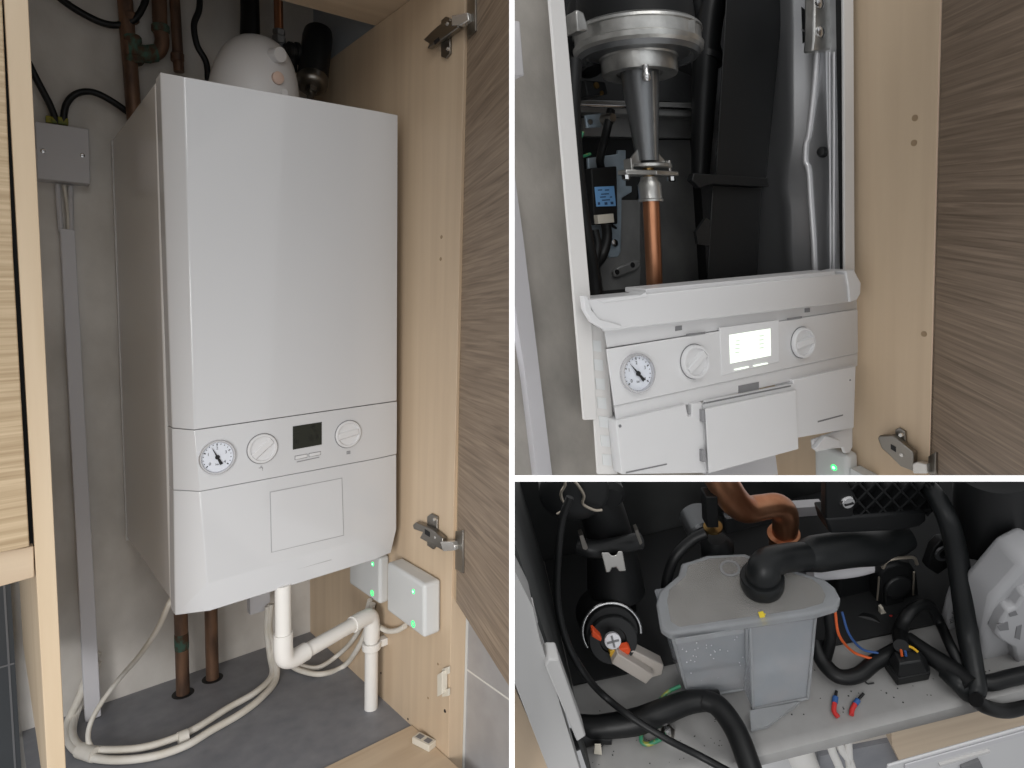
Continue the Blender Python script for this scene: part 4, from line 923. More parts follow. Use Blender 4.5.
# bodies: tapered compartments under the lid
def taper(topz, px_top, px_bot, depth):
    t_ = [C.h(u, v, z=topz) for u, v in px_top]
    y0 = [p.y for p in t_]
    b_ = [C.h(u, v, z=.002) for i, (u, v) in enumerate(px_bot)]
    tb = [t_[1] + V((0, depth, 0)), t_[0] + V((0, depth, 0))]; bb = [b_[1] + V((0, depth * .85, 0)), b_[0] + V((0, depth * .85, 0))]
    return t_ + tb, b_ + bb
t_, b_ = taper(zl - .009, [(672, 636), (746, 625)], [(688, 699), (748, 688)], .045)
mb = MB(C); mb.loft(t_, b_); part('left_chamber', mb, TRAPB, tp, bevel=.002, seg=3)
print('trap left bottom', [round(p.z, 3) for p in b_])
t_, b_ = taper(zl - .009, [(749, 624.5), (816, 614)], [(752, 709), (808, 698)], .045)
mb = MB(C); mb.loft(t_, b_); part('right_chamber', mb, TRAPB, tp, bevel=.002, seg=3)
def edge(pts, yy): return [C.h(u, v, z=zz_) + V((0, -.0006, 0)) for u, v, zz_ in pts]
for pts in ([(672.5, 637, zl - .010), (689, 698, .003)], [(689, 698, .003), (747, 687.5, .003)], [(746, 627, zl - .010), (747.5, 688, .003)]):
    mb2_ = MB(C); mb2_.tube(edge(pts, 0), .0013, 8, 1); part('chamber_edge', mb2_, TRAPL, tp)
for pts in ([(750, 626, zl - .010), (753, 708, .003)], [(753, 708, .003), (807.5, 697.5, .003)], [(815, 615, zl - .010), (807.5, 697.5, .003)]):
    mb2_ = MB(C); mb2_.tube(edge(pts, 0), .0012, 8, 1); part('chamber_edge', mb2_, TRAPL, tp)
mb2_ = MB(C)
for k in range(46):
    tt = random.random(); ss = random.random()
    a_1, a_2 = (C.h(676, 640, z=zl - .012), C.h(743, 630, z=zl - .012)) ; a_3, a_4 = C.h(692, 694, z=.006), C.h(744, 684, z=.006)
    p_ = (a_1 * (1 - tt) + a_2 * tt) * (1 - ss) + (a_3 * (1 - tt) + a_4 * tt) * ss
    mb2_.lathe(p_ + V((0, -.0002, 0)), (0, -1, 0), [(-.0003, random.uniform(.0003, .0006)), (.0003, .0002)], 6)
dp_ = part('droplets', mb2_, TRUNK, tp, 'pale specks on the trap wall')
dp_['kind'] = 'stuff'
mb = MB(C); w0 = P_([(675, 640), (744, 629), (744, 633), (676, 644)], t_[0].y - .0035); mb.prism(w0, (0, .001, 0)); part('chamber_rim', mb, TRAPL, tp)
mb = MB(C); mb.prism([C.h(750, 713, z=.002), C.h(800, 704, z=.002), C.h(768, 728, z=.002), C.h(751, 732, z=.002)], (0, 0, .004)); part('foot_tab', mb, TRAPL, tp)
mb = MB(C); c = C.h(780, 684, y=t_[0].y); mb.lathe_open(c + V((0, .004, 0)), (0, -1, 0), [(0, .0026), (0, .0042), (.003, .0042), (.003, .0026)], 20); part('drain_boss', mb, TRAPL, tp)

# ---- black elbow and condensate hose
eh = thing('condensate_hose', 'black ribbed drain hose with elbow plugged into the trap lid', 'hose', C, C.h(765, 585, z=zl))
c = C.h(762, 587, z=zl); rr_ = (C.h(739.5, 580, z=zl + .01) - C.h(783, 576, z=zl + .01)).length / 2
mb = MB(C); mb.lathe(c, (0, 0, 1), [(0, rr_ * .94), (.004, rr_), (.013, rr_), (.0145, rr_ * .95), (.0145, rr_ * .8)], 32); part('socket', mb, RUBBERG, eh)
zr = .128
yy0 = c.y
pts = [c + V((0, 0, .006)), c + V((.001, 0, .018)), C.h(768, 563, y=yy0 + .004), C.h(785, 558, y=yy0 + .01), C.h(806, 556, y=yy0 + .014)]
mb = MB(C); mb.tube(pts, [rr_ * .8, rr_ * .8, rr_ * .74, rr_ * .7, rr_ * .7], 20, 6); part('elbow', mb, RUBBERG, eh)
pts = [C.h(800, 558, y=yy0 + .014), C.h(815, 554, y=yy0 + .016), C.h(850, 549, y=yy0 + .02), C.h(880, 547, y=yy0 + .025), C.h(905, 536, y=yy0 + .03)]
mb = MB(C); mb.tube(pts, [rr_ * .70, rr_ * .9, rr_ * .92, rr_ * .9, rr_ * .75], 20, 6); part('hose_sleeve', mb, RUBBERG, eh)
mb = MB(C); mb.tube([C.h(810, 574, y=yy0 + .03), C.h(850, 571, y=yy0 + .03), C.h(882, 563, y=yy0 + .03)], .006, 10); part('support_strip', mb, GREYBOX, eh)

# ---- black lattice plate with screw
lat = thing('lattice_bracket', 'black plastic bracket with diagonal lattice ribs and chrome screw', 'bracket', C, C.h(880, 528, y=.10))
yl = .10
mb = MB(C); mb.prism(P_([(826, 466), (944, 466), (931, 508), (926, 513), (852, 520), (828, 520)], yl + .006), (0, .004, 0)); part('back_plate', mb, BLACK, lat)
mb = MB(C)
def bar(u0, v0, u1, v1, w=.9):
    d = V((u1 - u0, v1 - v0)); d.normalize(); n_ = V((-d.y, d.x)) * w
    mb.prism(P_([(u0 + n_.x, v0 + n_.y), (u1 + n_.x, v1 + n_.y), (u1 - n_.x, v1 - n_.y), (u0 - n_.x, v0 - n_.y)], yl), (0, .007, 0))
for k in range(6):
    bar(842 + k * 17, 474, 862 + k * 17 - (0 if k < 4 else 0), 516 - k * 1.2) if False else None
for k in range(-2, 6):
    x0 = 850 + k * 17
    pts = [(x0, 474), (x0 + 38, 514 - k)]
    if x0 < 838: t = (838 - x0) / 38; pts[0] = (838, 474 + 40 * t)
    if x0 + 38 > 932: t = (932 - x0) / 38; pts[1] = (932, 474 + 38 * t)
    if pts[1][0] > pts[0][0] + 4: bar(*pts[0], *pts[1])
for k in range(0, 8):
    x0 = 850 + k * 17
    pts = [(x0, 474), (x0 - 42, 516)]
    if x0 > 934: t = (x0 - 934) / 42; pts[0] = (934, 474 + 42 * t)
    if x0 - 42 < 845: t = (x0 - 845) / 42; pts[1] = (845, 474 + 42 * t)
    if pts[0][0] > pts[1][0] + 4: bar(*pts[0], *pts[1])
bar(852, 518, 930, 510, 1.4); bar(934, 480, 931, 510, 1.2)
part('lattice_ribs', mb, BLACKS, lat)
mb = MB(C); mb.prism(P_([(826, 519), (926, 511), (927, 521), (920, 527), (900, 531), (830, 534)], yl - .002), (0, .02, 0)); part('lower_lip', mb, BLACKS, lat, bevel=.002)
mb = MB(C); mb.prism(P_([(826, 468), (838, 468), (856, 496), (852, 520), (826, 522)], yl - .001), (0, .008, 0)); part('screw_plate', mb, BLACK, lat, bevel=.001)
c = C.h(847, 501.5, y=yl - .001); mb = MB(C); mb.lathe(c, (0, -1, .2), [(-.001, .0062), (.001, .006), (.0026, .0045), (.003, .001)], 20); sc = part('screw', mb, BRIGHT, lat)
mb = MB(C); mb.box((c.x - .0035, c.y - .0036, c.z - .0007), (c.x + .0035, c.y - .0028, c.z + .0007)); part('screw_slot', mb, INK, sc)

# ---- copper pipe at the top with fitting
cpz = .19
yk = .15
pp = thing('copper_bend', 'polished copper pipe bending down into a copper joint behind the trap', 'pipe', C, C.h(782, 545, y=yk))
mb = MB(C); mb.tube([C.h(712, 462, y=yk - .006), C.h(722, 481, y=yk - .006), C.h(733, 499, y=yk - .005), C.h(746, 509, y=yk - .003), C.h(763, 507, y=yk), C.h(777, 506, y=yk + .002), C.h(785, 514, y=yk + .003), C.h(785, 530, y=yk + .003), C.h(783, 546, y=yk + .003)], [.0128, .0128, .0128, .0122, .0112, .0112, .0112, .0112, .0112], 24, 6); part('bend', mb, COPPER, pp)
mb = MB(C); c = C.h(783.5, 536, y=yk + .003); mb.lathe(c, (0, 0, 1), [(-.012, .0125), (0, .0125), (.001, .0142), (.004, .0142), (.005, .0125)], 24); part('joint_collar', mb, COPPER, pp)
mb = MB(C); mb.prism(P_([(725, 518), (830, 512), (830, 560), (730, 560)], .21), (0, .01, 0)); top('rear_manifold', mb, ALUD, 'dark metal block behind the copper joint', 'manifold', bevel=.002)
mb = MB(C); mb.prism(P_([(795, 508), (824, 506), (824, 515), (797, 517)], .19), (0, .01, 0)); top('pale_strip', mb, GREYBOX, 'small pale strip beside the copper joint', 'strip')
# ---- small sensor behind trap, black
sv = thing('pressure_sensor', 'black pressure sensor with upright stem behind the translucent trap', 'sensor', C, C.h(715, 555, y=.14))
mb = MB(C); mb.lathe(C.h(718, 560, y=.14), (0, 0, 1), [(0, .014), (.02, .014), (.026, .010), (.03, .008)], 20); part('sensor_body', mb, BLACKS, sv)
mb = MB(C); mb.prism(P_([(706, 497), (718, 497), (719, 528), (707, 528)], .135), (0, .012, 0)); part('stem', mb, BLACK, sv, bevel=.001)
mb = MB(C); mb.lathe(C.h(713, 528, y=.142), (0, 0, 1), [(0, .008), (.0025, .008)], 20); part('brass_ring', mb, BRASS, sv)
mb = MB(C); mb.lathe(C.h(702, 530, y=.16), (0, -1, 0), [(-.02, .014), (.004, .014), (.006, .012), (.006, .004)], 24); part('side_drum', mb, ALUD, sv)
top('black_tube', MB(C).tube([C.h(706, 533, y=.13), C.h(692, 540, y=.13), C.h(676, 556, y=.125), C.h(668, 576, y=.12), C.h(665, 600, y=.11)], .0045, 12), RUBBER, 'black rubber tube arching left of the trap lid', 'tube')

# ---- pump assembly on the left
pm = thing('pump', 'black circulation pump with chrome ring and white cross knob left of the trap', 'pump', C, C.h(612, 670, z=.004))
yq = .125
mb = MB(C); mb.tube([C.h(590, 478, y=yq + .02), C.h(603, 515, y=yq + .015), C.h(613, 552, y=yq + .01), C.h(617, 590, y=yq)], [.017, .0185, .0195, .024], 20, 4); part('flow_body', mb, BLACK, pm)
mb = MB(C); mb.prism(P_([(594, 560), (634, 560), (638, 615), (594, 615)], yq + .012), (0, .03, 0)); part('lower_body', mb, BLACK, pm, bevel=.004)
mb = MB(C); mb.tube([C.h(578, 545, y=yq - .01), C.h(598, 549, y=yq - .016), C.h(640, 541, y=yq - .01)], .007, 12); part('clip_bridge', mb, BLACKS, pm)
for px in ([(579.5, 536), (583, 535), (588, 548), (586, 550), (583, 549)], [(635, 531), (638, 529.5), (642.5, 543), (640, 545)]):
    mb = MB(C); mb.prism(P_(px, yq - .022), (0, .006, 0)); part('clip_end', mb, HINGE, pm)
mb = MB(C); 
mb.loft(P_([(601, 552.5), (609, 552.5), (612, 556), (616, 555), (618, 551.5), (622.5, 551), (626, 571), (619, 571.5), (616, 567), (612, 567.5), (610, 572), (606, 572.5)], yq - .030), P_([(601, 552.5), (609, 552.5), (612, 556), (616, 555), (618, 551.5), (622.5, 551), (626, 571), (619, 571.5), (616, 567), (612, 567.5), (610, 572), (606, 572.5)], yq - .024)); part('spring_clip', mb, HINGEL, pm, bevel=.0008)
cr = C.h(612, 632, y=yq - .035)
fwd = V((.05, -.85, .55)).normalized()
rg = (C.h(584, 625, y=cr.y) - C.h(643, 620, y=cr.y)).length / 2
e1_ = V((1, 0, 0)); e1_ = (e1_ - fwd * e1_.dot(fwd)).normalized(); e2_ = V((0, 0, 1)); e2_ = (e2_ - fwd * e2_.dot(fwd)).normalized()
mb = MB(C); mb.tube([cr - fwd * .001 + (e1_ * math.cos(a_) + e2_ * math.sin(a_)) * rg * .97 for a_ in [math.radians(-18 + 216 * i_ / 24) for i_ in range(25)]], .0014, 10, 1); part('chrome_ring', mb, BRIGHT, pm)
mb = MB(C); mb.lathe(cr - fwd * .045, fwd, [(0, rg * .95), (.034, rg * .95), (.04, rg * .9), (.044, rg * .9), (.046, rg * .85)], 40); part('motor_can', mb, BLACK, pm)
cr2 = C.h(613, 640, y=cr.y - .006)
mb = MB(C); mb.lathe(cr2 - fwd * .006, fwd, [(0, rg * .82), (.006, rg * .82), (.0075, rg * .78), (.0075, rg * .45), (.005, rg * .42)], 40); part('end_cap', mb, BLACKS, pm)
ck = C.h(612.5, 640.5, y=cr2.y - .008); rk = (C.h(604.5, 640, y=ck.y) - C.h(620, 640, y=ck.y)).length / 2
mb = MB(C); mb.lathe(ck - fwd * .006, fwd, [(.003, rk * .9), (.004, rk), (.0075, rk), (.008, rk * .9)], 24); part('vent_screw', mb, TRUNK, pm)
mb = MB(C); e1_ = V((1, 0, 0)); e1_ = (e1_ - fwd * e1_.dot(fwd)).normalized(); e2_ = fwd.cross(e1_)
cc = ck + fwd * .002
for d_, s_ in ((e1_, e2_), (e2_, e1_)): mb.prism([cc - d_ * rk * .75 - s_ * rk * .12, cc + d_ * rk * .75 - s_ * rk * .12, cc + d_ * rk * .75 + s_ * rk * .12, cc - d_ * rk * .75 + s_ * rk * .12], fwd * .0007)
part('vent_cross', mb, GASKET, pm)
for px in ([(592, 632), (594, 631), (602, 639), (601, 642), (592, 637)], [(613, 648), (618, 650), (629, 648), (631, 650), (629, 655), (620, 654)]):
    mb = MB(C); mb.prism(P_(px, cr2.y - .010), (0, .006, 0)); part('orange_tab', mb, ORANGE, pm, bevel=.0006)
mb = MB(C); mb.prism(P_([(610, 652), (614, 650), (622, 655), (619, 661), (612, 661), (610, 656)], cr2.y - .011), (0, .008, 0)); part('yellow_plug', mb, YELLOW, pm, bevel=.0006)
cn = thing('milky_connector', 'milky white cable connector pair lying below the pump', 'connector', C, C.h(640, 682, z=.02))
mb = MB(C); mb.prism(P_([(612, 664), (618, 654), (654, 676), (646, 684.5)], cr2.y - .016), (0, .012, 0)); part('front_half', mb, CLEARP, cn, bevel=.001)
mb = MB(C); mb.prism(P_([(628, 653), (634, 651), (664, 666), (662, 675), (652, 678)], cr2.y - .008), (0, .010, 0)); part('rear_half', mb, CLEARP, cn, bevel=.001)
# clamp at the top left
cm = thing('hose_clamp', 'dark round valve head with thin steel spring clip at upper left', 'clamp', C, C.h(575, 510, y=.12))
mb = MB(C); mb.lathe(C.h(574, 492, y=.12), (-.1, -1, .2), [(-.03, .026), (.0, .026), (.004, .022), (.006, .012)], 28); part('valve_head', mb, BLACKS, cm)
mb = MB(C); mb.tube([C.h(u, v, y=.108) for u, v in [(564, 478), (565, 485), (561, 493), (563, 501), (568, 505)]] , .0011, 8); mb.tube([C.h(u, v, y=.108) for u, v in [(572, 478), (580, 488), (584, 496), (583, 504), (594, 510), (602, 510)]], .0011, 8); mb.tube([C.h(557, 514, y=.108), C.h(565, 509, y=.108)], .001, 8); part('spring_clip', mb, SPRINGM, cm)
mb = MB(C); mb.lathe(C.h(605, 497, y=.13), (0, -1, 0), [(-.02, .016), (0, .016), (.004, .012)], 20); part('side_cap', mb, BLACK, cm)
top('thin_black_cable', MB(C).tube([C.h(570, 497, y=.095), C.h(562, 520, y=.09), C.h(558, 555, y=.08), C.h(557, 600, y=.07), C.h(566, 640, y=.055), C.h(580, 667, y=.045), C.h(600, 692, z=.045), C.h(630, 716, z=.038), C.h(665, 738, z=.030), C.h(700, 756, z=.016), C.h(735, 775, z=.014)], .0028, 10), RUBBER, 'thin black cable running down the left side and across the tray front', 'cable')

# ---- black loom on tray
top('cable_loom', MB(C).tube([C.h(578, 728, z=.012), C.h(600, 727, z=.014), C.h(635, 722, z=.016), C.h(662, 712, z=.018), C.h(690, 702, z=.016), C.h(720, 700, z=.014)], [.011, .0095, .0105, .010, .009, .008], 14), RUBBER, 'thick black cable loom lying on the tray left of the trap', 'loom')
top('cable_loom', MB(C).tube([C.h(566, 742, z=.012), C.h(590, 735, z=.010), C.h(612, 738, z=.008)], [.009, .008, .005], 12), RUBBER, 'short black loom end beside the casing edge', 'loom')
top('cable_loom', MB(C).tube([C.h(704, 700, z=.018), C.h(718, 706, z=.018), C.h(732, 724, z=.016), C.h(742, 745, z=.014), C.h(756, 785, z=.008)], [.008, .0085, .0085, .0085, .0085], 14), RUBBER, 'thick black cable running forward over the tray lip under the trap', 'loom')
top('paper_tag', MB(C).prism(P_([(595, 745), (601, 745), (602, 755), (594, 754)], .03), (0, .001, 0)), IVORY, 'tiny white tag on the loom at lower left', 'tag')
top('earth_wire', MB(C).tube([C.h(680, 686, z=.02), C.h(668, 692, z=.02), C.h(657, 703, z=.018)], .0016, 8), GY, 'green and yellow earth wire rising beside the trap corner', 'wire')
top('earth_wire', MB(C).tube([C.h(641, 735, z=.006), C.h(642, 742, z=.004), C.h(649, 744, z=.004), C.h(662, 738, z=.005), C.h(668, 733, z=.006)], .0018, 8), GY, 'green and yellow earth wire looped to the tray bolt', 'wire')
bt = thing('earth_bolt', 'small steel earth bolt on the tray below the loom', 'bolt', C, C.h(668, 735, z=0))
mb = MB(C); mb.lathe(C.h(668, 734, z=0), (0, 0, 1), [(0, .006), (.004, .006)], 6); part('nut', mb, HINGE, bt, ang=30)
mb = MB(C); mb.lathe(C.h(668, 734, z=.004), (0, 0, 1), [(0, .0028), (.008, .0028), (.009, .002)], 12); part('shank', mb, BRIGHT, bt)

# ---- loose red wires with ferrules
for a, b, c, d, e, lab in [((836.5, 691), (835.5, 697), (834.5, 703), (834, 711), (838, 717), 'red wire end with blue ferrule on tray, nearer the trap'), ((863.5, 693.5), (858, 700), (855, 704), (852, 710), (851.5, 715), 'red wire end with blue ferrule on tray, nearer the square connector')]:
    w = thing('loose_wire', lab, 'wire', C, C.h(*e, z=0))
    zz_ = .0025
    mb = MB(C); mb.tube([C.h(*c, z=zz_), C.h(*d, z=zz_), C.h(*e, z=zz_)], .0019, 10); part('insulation', mb, RED, w)
    mb = MB(C); mb.tube([C.h(*b, z=zz_), C.h(*c, z=zz_)], .0022, 12, 1); part('ferrule_collar', mb, BLUE, w)
    mb = MB(C); mb.tube([C.h(*a, z=zz_), C.h(*b, z=zz_)], .0011, 8, 1); part('ferrule_pin', mb, WIREB, w)
top('wire_clipping', MB(C).tube([C.h(863, 680, z=.001), C.h(868, 684, z=.001), C.h(874, 683, z=.001)], .0006, 6, 1), WIREB, 'tiny dark bent wire clipping on the tray', 'clipping')
mb = MB(C)
for k in range(70):
    u, v = random.uniform(775, 1000), random.uniform(662, 716)
    if v > 722 - (u - 775) * .16 + 4: continue
    c = C.h(u, v, z=.0004); mb.lathe(c, (0, 0, 1), [(0, random.uniform(.0003, .0007)), (.0002, .0002)], 6)
for k in range(50):
    u, v = random.uniform(590, 735), random.uniform(700, 765)
    c = C.h(u, v, z=.0004)
    if c.y < .01: continue
    mb.lathe(c, (0, 0, 1), [(0, random.uniform(.0003, .0006)), (.0002, .0002)], 6)
o = mesh_obj('dirt_specks', mb, WIREB); o['kind'] = 'stuff'; o['label'] = 'dark specks of dirt scattered on the pale grey tray'; o['category'] = 'dirt'

# ---- square black connector
sq = thing('square_connector', 'square black moulded cable connector standing on the tray', 'connector', C, C.h(905, 685, z=0))
bq = [C.h(u, v, z=.001) for u, v in [(897, 686), (929, 680), (927, 666), (884, 668)]]
mq = [p + V((0, 0, .010)) for p in bq]
tq = [C.h(u, v, z=.024) for u, v in [(899, 664), (921, 661), (920, 650), (894, 651)]]
mb = MB(C); mb.loft(bq, mq); part('base', mb, BLACK, sq, bevel=.001)
mb = MB(C); mb.loft(shrink(mq, .93, 0), tq); part('cap', mb, BLACKS, sq, bevel=.0012)
for i, (m_, px, nm) in enumerate([(WORANGE, [(901, 645), (901, 650), (902, 656)], 'orange'), (WBLUE, [(904, 645), (905, 650), (906, 656)], 'blue'), (WYELLOW, [(903, 646), (911, 647), (918, 652)], 'yellow')]):
    mb = MB(C); mb.tube([C.h(u, v, z=.027) for u, v in px], .0010, 8); part('core_wire', mb, m_, sq, nm + ' core wire')
top('connector_cable', MB(C).tube([C.h(901, 646, z=.03), C.h(900, 632, y=.06), C.h(906, 617, y=.065), C.h(918, 606, y=.07), C.h(930, 606, y=.07), C.h(941, 625, y=.06), C.h(950, 645, z=.02), C.h(962, 668, z=.012)], [.0055, .006, .0055, .0045, .0045, .004, .004, .004], 12), RUBBER, 'black cable rising from the square connector and arching right', 'cable')
top('black_cable', MB(C).tube([C.h(907, 637, z=.012), C.h(930, 655, z=.012), C.h(955, 672, z=.012), C.h(972, 686, z=.014)], [.005, .007, .008, .0075], 12), RUBBER, 'black cable lying diagonally on the tray right of the square connector', 'cable')
top('black_cable', MB(C).tube([C.h(816, 640, z=.02), C.h(822, 660, z=.012), C.h(838, 676, z=.009), C.h(858, 675, z=.009), C.h(875, 662, z=.010), C.h(897, 650, z=.012)], .0062, 12), RUBBER, 'black cable looping on the tray right of the trap', 'cable')
top('black_cable', MB(C).tube([C.h(828, 610, y=.07), C.h(831, 635, y=.06), C.h(827, 655, z=.014), C.h(824, 665, z=.012)], .0045, 10), RUBBER, 'black cable dropping behind the trap right edge', 'cable')
top('orange_wire', MB(C).tube([C.h(835, 610, y=.06), C.h(839, 635, y=.05), C.h(852, 651, z=.02), C.h(866, 657, z=.016), C.h(875, 659, z=.014)], .0011, 8), WORANGE, 'thin orange wire curving behind the trap', 'wire')
top('blue_wire', MB(C).tube([C.h(842, 612, y=.065), C.h(849, 634, y=.055), C.h(862, 649, z=.02), C.h(878, 653, z=.016)], .0010, 8), WBLUE, 'thin dark blue wire curving beside the orange wire', 'wire')

# ---- black motor drum, valve block behind
dr = thing('valve_motor', 'black drum shaped motor behind the looping cables', 'motor', C, C.h(868, 655, z=.003))
mb = MB(C); mb.lathe(C.h(866, 638, y=.075), C.I @ (-C.w(C.h(866, 638, y=.075))), [(-.02, .021), (.0, .021), (.003, .018), (.003, .004)], 28); part('drum', mb, BLACKS, dr)
mb = MB(C); mb.prism(P_([(838, 575), (878, 570), (878, 640), (840, 640)], .11), (0, .03, 0)); part('rear_block', mb, BLACK, dr, bevel=.003)
vb = thing('diverter_valve', 'black valve block held by a bent wire clip, right of the trap', 'valve', C, C.h(900, 625, y=.09))
mb = MB(C); mb.prism(P_([(879, 575), (886, 567), (900, 563), (912, 566), (918, 575), (922, 620), (880, 622)], .095), (0, .04, 0)); part('valve_block', mb, BLACK, vb, bevel=.003)
mb = MB(C); mb.lathe(C.h(896, 585, y=.095), (0, -1, .2), [(0, .012), (.004, .012), (.005, .008)], 24); mb.prism(P_([(885, 592), (904, 590), (905, 612), (886, 614)], .092), (0, .01, 0)); part('valve_cap', mb, BLACKS, vb, bevel=.0015)
mb = MB(C); mb.tube([C.h(u, v, y=.088) for u, v in [(883, 568), (886, 562), (892, 559), (906, 557.5), (914, 558), (917, 564)]], .0014, 8); mb.tube([C.h(877, 600, y=.09), C.h(878, 590, y=.09), C.h(879, 577, y=.09)], .0008, 6); mb.tube([C.h(914, 572, y=.09), C.h(913, 595, y=.09)], .0008, 6, 1); part('wire_clip', mb, SPRINGM, vb)
mb = MB(C); mb.prism(P_([(881, 609), (883.5, 608), (884, 613), (892, 613), (892.5, 620), (881, 621)], .086), (0, .004, 0)); wp_ = part('white_plug', mb, IVORY, vb)
mb = MB(C); mb.tube([C.h(885, 617, y=.084), C.h(890, 621, y=.082)], .0011, 6, 1); part('plug_wire', mb, WBLUE, wp_)
mb = MB(C); mb.tube([C.h(888, 616, y=.084), C.h(892, 616, y=.082)], .0011, 6, 1); part('plug_wire', mb, RED, wp_)
# round black flanged body (flow meter) behind thick cable
fm = thing('gas_valve', 'black ribbed round valve body with rim beside the thick cable', 'valve', C, C.h(938, 640, y=.07))
fdir = V((-.55, -.75, .35)).normalized()
mb = MB(C); c = C.h(942, 596, y=.13); mb.lathe(c, fdir, [(-.04, .028), (.0, .032), (.004, .032), (.006, .028), (.012, .026), (.014, .02)], 36); part('valve_body', mb, BLACKS, fm)
mb = MB(C); mb.lathe_open(c + fdir * .004, fdir, [(0, .032), (0, .0345), (.002, .0345), (.002, .032)], 40); part('rim', mb, GREYBOX, fm)
mb = MB(C); mb.prism(P_([(927, 568), (934, 548), (941, 541), (950, 540), (952, 565), (938, 575)], .10), (0, .008, 0)); pe = part('pipe_ear', mb, BLACKS, fm, bevel=.0012)
mb = MB(C); mb.lathe_open(C.h(944, 552, y=.098), (0, -1, .1), [(0, .0055), (0, .0085), (.002, .0085), (.002, .0055)], 20); part('ear_ring', mb, ALUD, pe)
# thick black cable loop
top('thick_black_cable', MB(C).tube([C.h(905, 476, y=.14), C.h(928, 487, y=.105), C.h(946, 515, y=.08), C.h(956, 550, y=.07), C.h(962, 590, y=.055), C.h(967, 630, y=.04), C.h(973, 665, y=.02), C.h(976, 688, y=.006), C.h(970, 694, y=.006), C.h(958, 683, z=.012), C.h(945, 672, z=.010)], [.006, .0066, .0072, .0078, .0078, .0076, .0072, .0072, .0070, .0066, .006], 16), RUBBERG, 'thick charcoal cable hanging down over the tray lip in front of the fan', 'cable')
top('black_cable', MB(C).tube([C.h(955, 676, z=.010), C.h(985, 683, z=.010), C.h(1010, 678, z=.010), C.h(1045, 670, z=.010)], .0062, 12), RUBBER, 'black cable lying along the tray lip below the fan', 'cable')
top('black_cable', MB(C).tube([C.h(976, 700, y=-.004), C.h(984, 706, y=-.006), C.h(1003, 711, y=-.006), C.h(1022, 707, y=-.004), C.h(1045, 698, y=0)], .0055, 12), RUBBER, 'black cable drooping below the tray lip at right edge', 'cable')
# black flue pipe
top('flue_pipe', MB(C).tube([C.h(987, 562, y=.085), C.h(992, 520, y=.085), C.h(996, 466, y=.085)], [(C.h(955, 560, y=.085) - C.h(1019, 560, y=.085)).length / 2 * .82] * 3, 40, 1), BLACKS, 'wide black vertical flue pipe at the upper right', 'pipe')
# white fan moulding on the right
fw_ = thing('fan_scroll', 'pale grey plastic fan casing with clip frame at the right edge', 'fan', C, C.h(1000, 675, y=.06))
ya = .06
mb = MB(C); mb.prism(P_([(968, 566), (1000, 572), (1012, 568), (1010, 600), (985, 658), (965, 655), (946, 636), (954, 606)], ya), (0, .012, 0)); part('scroll_body', mb, FANW, fw_, bevel=.004, seg=3)
mb = MB(C); mb.tube([C.h(u, v, y=ya - .0005) for u, v in [(974, 640), (977, 605), (983, 585), (992, 577), (1006, 575)]], .0008, 6); part('scroll_seam', mb, GREYBOX, fw_)
mb = MB(C); mb.prism(P_([(1006, 574), (1008, 560), (1016, 550), (1040, 545), (1040, 620), (1008, 610)], ya - .004), (0, .012, 0)); part('inlet_neck', mb, FANW, fw_, bevel=.004, seg=3)
yb2 = ya - .03
mb = MB(C); mb.prism(P_([(1000, 592), (1024, 565), (1050, 552), (1050, 668), (1022, 674), (1003, 673), (986, 666), (980, 660), (992, 600)], yb2), (0, .028, 0)); part('end_cover', mb, FANW, fw_, bevel=.005, seg=3)
mb = MB(C); mb.prism(P_([(1008, 611), (1016, 608), (1024, 596), (1040, 590), (1040, 680), (1018, 668), (1014, 648), (1000, 640), (996, 634), (1002, 620)], yb2 - .008), (0, .010, 0)); part('clip_frame', mb, FANW, fw_, bevel=.002)
mb = MB(C)
mb.prism(P_([(997, 626), (1008, 622), (1009, 630), (1000, 631)], yb2 - .0085), (0, .001, 0)); mb.prism(P_([(1017, 627), (1022, 625), (1020, 640), (1015, 638)], yb2 - .0085), (0, .001, 0)); mb.prism(P_([(1009, 614), (1016, 611), (1018, 615), (1010, 617)], yb2 - .0085), (0, .001, 0))
part('clip_slot', mb, GASKET, fw_)
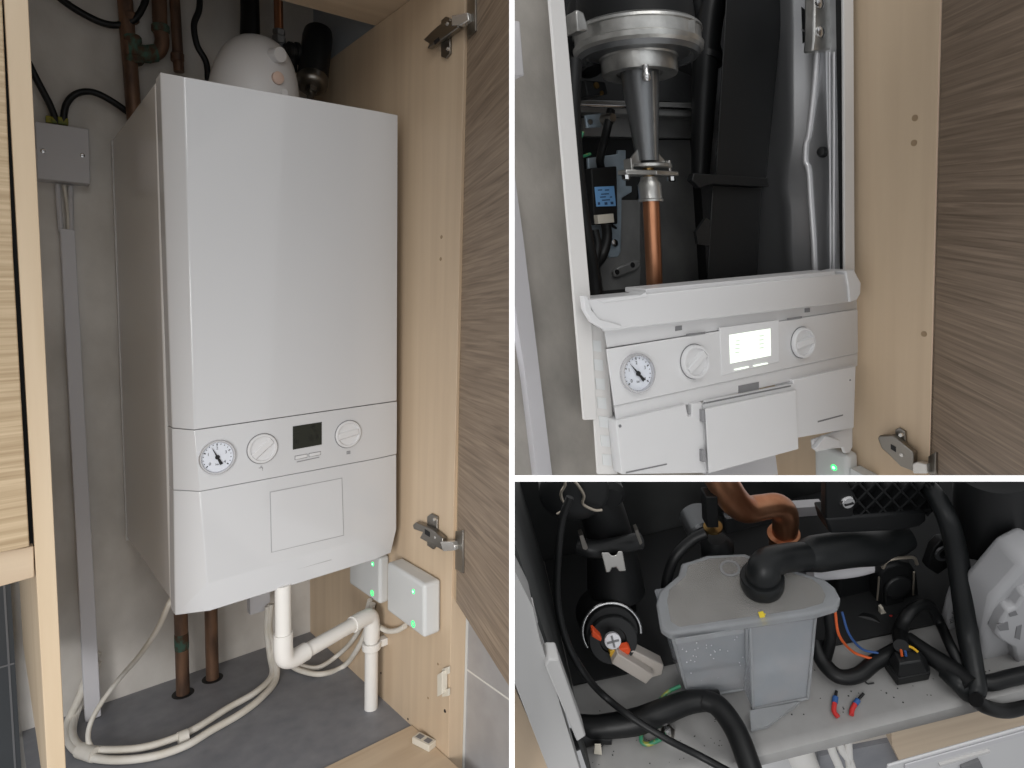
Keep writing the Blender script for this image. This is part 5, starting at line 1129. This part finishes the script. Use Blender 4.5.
mb = MB(C); rt_ = (C.h(955, 612, y=ya) - C.h(950, 626, y=ya)).normalized() * -1; up_v = V((0, -1, 0)).cross(rt_)
up_v = up_v if up_v.x < 0 else -up_v
mb.text('Quality', C.h(953, 617, y=ya - .0008), rt_, up_v, .0065); part('maker_mark', mb, INK, fw_, recalc=False)
mb = MB(C); mb.prism(P_([(1008, 466), (1060, 466), (1060, 560), (1008, 560)], .18), (0, .01, 0))

# ================================================================== light, world, camera
w = bpy.data.worlds.new('world'); bpy.context.scene.world = w; w.use_nodes = True
w.node_tree.nodes['Background'].inputs['Color'].default_value = (.97, .98, 1, 1)
w.node_tree.nodes['Background'].inputs['Strength'].default_value = .36
def area(name, loc, target, size, power, col=(1, 1, 1), sy=None):
    l = bpy.data.lights.new(name, 'AREA'); l.energy = power; l.size = size; l.color = col
    if sy: l.shape = 'RECTANGLE'; l.size_y = sy
    o = bpy.data.objects.new(name, l); COL.objects.link(o); o.location = loc
    o.rotation_euler = (V(target) - V(loc)).to_track_quat('-Z', 'Y').to_euler()
    return o
area('ceiling_light', (.35, -1.0, 1.15), (.05, .9, -.1), 1.3, 12.5, (1, .99, .97), 1.0)
area('window_light', (.5, -1.3, -.3), (0, 1, -.1), 1.4, 4, (.95, .98, 1), 1.2)
sl = bpy.data.lights.new('low_fill_spot', 'SPOT'); sl.energy = 74; sl.spot_size = math.radians(58); sl.spot_blend = 1; sl.shadow_soft_size = .35; sl.color = (1, .985, .97)  # added fill spot that brightens the lower part of the closed boiler's compartment
so = bpy.data.objects.new('low_fill_spot', sl); COL.objects.link(so); so.location = (-.45, -.6, -.3)
so.rotation_euler = (V((-.2, 1.1, -.5)) - V(so.location)).to_track_quat('-Z', 'Y').to_euler()
cam = bpy.data.cameras.new('camera'); cam.sensor_width = 36; cam.lens = F * 36 / 1024; cam.clip_start = .02
co = bpy.data.objects.new('camera', cam); COL.objects.link(co); co.rotation_euler = (math.pi / 2, 0, 0)
sc_ = bpy.context.scene; sc_.camera = co
sc_.view_settings.view_transform = 'Standard'; sc_.view_settings.look = 'None'
